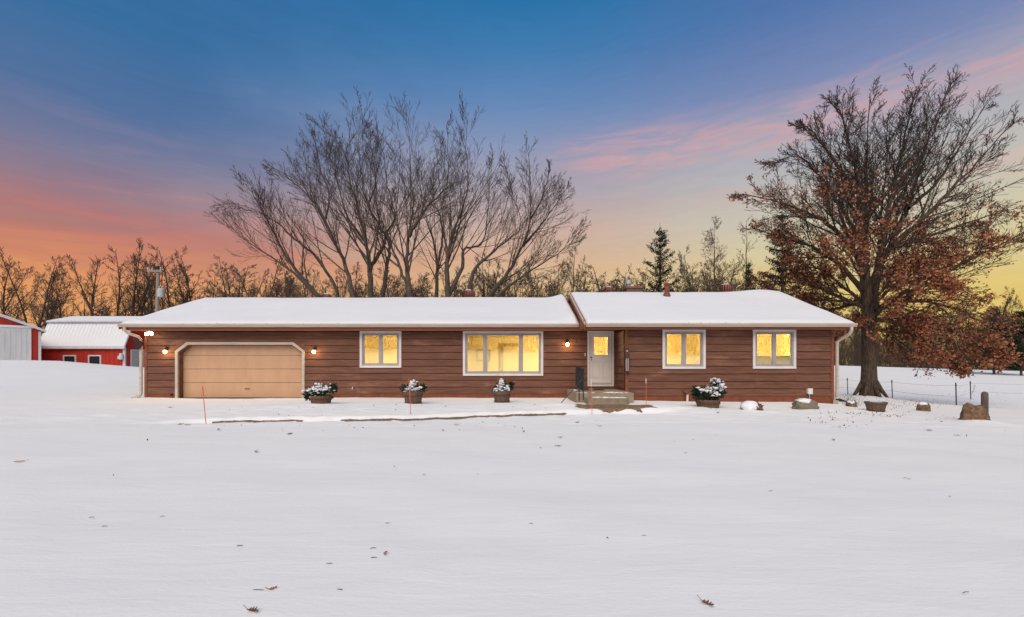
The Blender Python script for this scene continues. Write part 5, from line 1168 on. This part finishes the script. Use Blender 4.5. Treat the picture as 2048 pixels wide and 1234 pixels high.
# ------------------------------------------------------------------ fallen leaves, stalks and twigs on the snow
def lobed(rs, L):
    out = []
    for s in (1, -1):
        prof = [(0.0, .02), (.10, .05), (.20, .22), (.27, .09), (.42, .30), (.50, .11), (.64, .33), (.72, .12), (.86, .17), (1.0, .0)]
        seq = prof if s == 1 else prof[::-1][1:-1]
        for a, b_ in seq: out.append((a * L, s * b_ * L * rs.uniform(.8, 1.15)))
    return out
def fallen_leaf(px, py, size, label, seed):
    D = H * F / (py - HY)
    for _ in range(6): g = gz(X(px, D), D); D = (H - g) * F / (py - HY)
    rs = random.Random(seed); x = X(px, D); g = gz(x, D) + .012; a = rs.uniform(0, 6.28); curl = rs.uniform(.6, 1.6)
    pts = lobed(rs, size); V = []
    for u, v in pts:
        uu = u - size * .5; zc = curl * (v * v) / size * 1.2 + .35 * uu * uu / size + rs.uniform(0, .006)
        V.append((x + uu * math.cos(a) - v * math.sin(a), D + uu * math.sin(a) + v * math.cos(a), g + zc))
    n = len(V); V += [((-.5 + .1 * i) * size * math.cos(a) + x, (-.5 + .1 * i) * size * math.sin(a) + D, g + .35 * ((-.5 + .1 * i) * size) ** 2 / size) for i in (2, 5, 8)]
    Fc = [(k, (k + 1) % n, n + (0 if pts[k][0] < size * .35 else 1 if pts[k][0] < size * .7 else 2)) for k in range(n)]
    Fc += [(n, n + 1, next(k for k in range(n) if pts[k][0] >= size * .35)), (n + 1, n + 2, next(k for k in range(n) if pts[k][0] >= size * .7))]
    o = mesh_obj('fallen_leaf', V, Fc, M['oak_leaf' if seed % 2 else 'brown_leaf']); sm = MB().tube([Vector(V[n]), Vector((x - math.cos(a) * size * .5, D - math.sin(a) * size * .5, g + .01)), Vector((x - math.cos(a) * size * .85, D - math.sin(a) * size * .85, g + .03))], .0022, 4).build('stalk', M['brown_leaf'], o)
    tag(o, label, 'leaf', 'oak leaves lying on the lawn')
FL = 'single curled oak leaf lying on the open snow of the lawn'
for i, (px, py, s) in enumerate(((1415, 1212, .115), (546, 1181, .075), (505, 1226, .11), (771, 1110, .075), (580, 869, .16), (38, 925, .13), (512, 905, .12), (437, 860, .15), (362, 850, .16), (374, 851, .17), (1120, 876, .12), (1115, 893, .12), (912, 850, .14), (886, 862, .12), (1155, 846, .14), (1200, 853, .12), (1913, 872, .12), (340, 816, .15), (1436, 828, .14), (1667, 881, .12), (1860, 862, .13))):
    lb = {0: 'large lobed red oak leaf lying flat, the brightest on the open snow', 1: 'small curled leaf alone on the snow above the biggest folded brown leaf', 2: 'folded brown oak leaf with a long stalk on the snow', 4: 'dark oak leaf on the snow below the planter beside the garage', 5: 'wide flat leaf scrap on the snow far out from the garage'}.get(i)
    lb = lb or ('dry leaf on the snow by the orange marker near the garage' if py < 875 and px < 500 else 'dry leaf on the lawn snow just outside the walk edging' if py < 900 and px < 1300 else 'dry leaf on the snow before the boulders and tub' if py < 900 else FL)
    fallen_leaf(px, py, s * (.8 if py > 950 else 1), lb, i)
rs = random.Random(55); lv = Leaves()
def drop(px, py, n=1, jx=0, jy=0):
    for _ in range(n):
        a, b_ = px + rs.gauss(0, jx), py + rs.gauss(0, jy)
        if b_ < 736: continue
        D = drop.last if abs(b_ - drop.py) < .0 else (H + .0) * F / (b_ - HY)
        for _i in range(2):
            D = min(max(D, 2.5), 90); g = gz(X(a, D), D); D = (H - g) * F / (b_ - HY)
        if 3 < D < 85 and not (-14.4 < X(a, D) < 11.8 and 15.4 < D < 26): lv.add((X(a, D), D, gz(X(a, D), D) + .015))
drop.last = 10; drop.py = -1
for k in range(420): drop(rs.uniform(1680, 2060), rs.uniform(745, 815))
for k in range(260): drop(rs.gauss(1800, 60), rs.gauss(805, 7))
for cx_, cy_, n in ((1700, 828, 26), (1735, 829, 24), (1665, 826, 16), (1770, 833, 26), (1680, 838, 14), (1640, 845, 12), (1690, 855, 12), (1720, 850, 10), (1925, 842, 10), (1880, 836, 9), (1810, 828, 10), (1420, 815, 8)): drop(cx_, cy_, n, 22, 2.2)
for k in range(70): drop(rs.uniform(450, 1200), rs.uniform(808, 862))
for k in range(20): drop(rs.uniform(0, 2048), 850 + 250 * rs.random() ** 2.2)
o = link_mesh('leaf_litter', lv.mesh('leaf_litter', M['brown_leaf'], .05, 3, .0, 2.0)); tag(o, 'small dry leaves scattered over the snow', 'leaves', kind='stuff')
T = Tubes()
for px, py in ((741, 1098), (742, 1117), (474, 1093), (320, 1034), (178, 1036), (204, 1054), (1807, 957), (1815, 959), (1926, 1187), (1538, 983), (1283, 1073)):
    D = H * F / (py - HY); D = (H - gz(X(px, D), D)) * F / (py - HY); p = Vector((X(px, D), D, gz(X(px, D), D) + .006)); T.add([p, p + Vector((.022, .004, .004)), p + Vector((.048, .006, .002))], [.003, .0032, .002], 4)
for k in range(8):
    px, py = rs.uniform(0, 2048), 860 + 360 * rs.random() ** 1.5; D = H * F / (py - HY); g = gz(X(px, D), D); D = (H - g) * F / (py - HY); p = Vector((X(px, D), D, gz(X(px, D), D) + .008)); a = rs.uniform(-.6, .6) + (math.pi if rs.random() < .5 else 0); L = rs.uniform(.03, .09)
    T.add([p, p + Vector((math.cos(a) * L * .5, math.sin(a) * L * .5, .002)), p + Vector((math.cos(a) * L, math.sin(a) * L, .004))], [.0025, .003, .002], 4)
for k in range(46):     # dry weed stalks by the downspout and the oak
    px, D = rs.uniform(1672, 1722), rs.uniform(16, 18.5); x = X(px, D); g = gz(x, D); p = Vector((x, D, g - .03)); h = rs.uniform(.15, .42)
    T.add([p, p + Vector((rs.gauss(0, .05), 0, h * .6)), p + Vector((rs.gauss(0, .12), rs.gauss(0, .05), h))], [.005, .004, .003], 3)
o = link_mesh('dry_stalks', T.mesh('dry_stalks', M['weed'])); tag(o, 'dry weed stalks and twig bits poking out of the snow', 'stalks', kind='stuff')
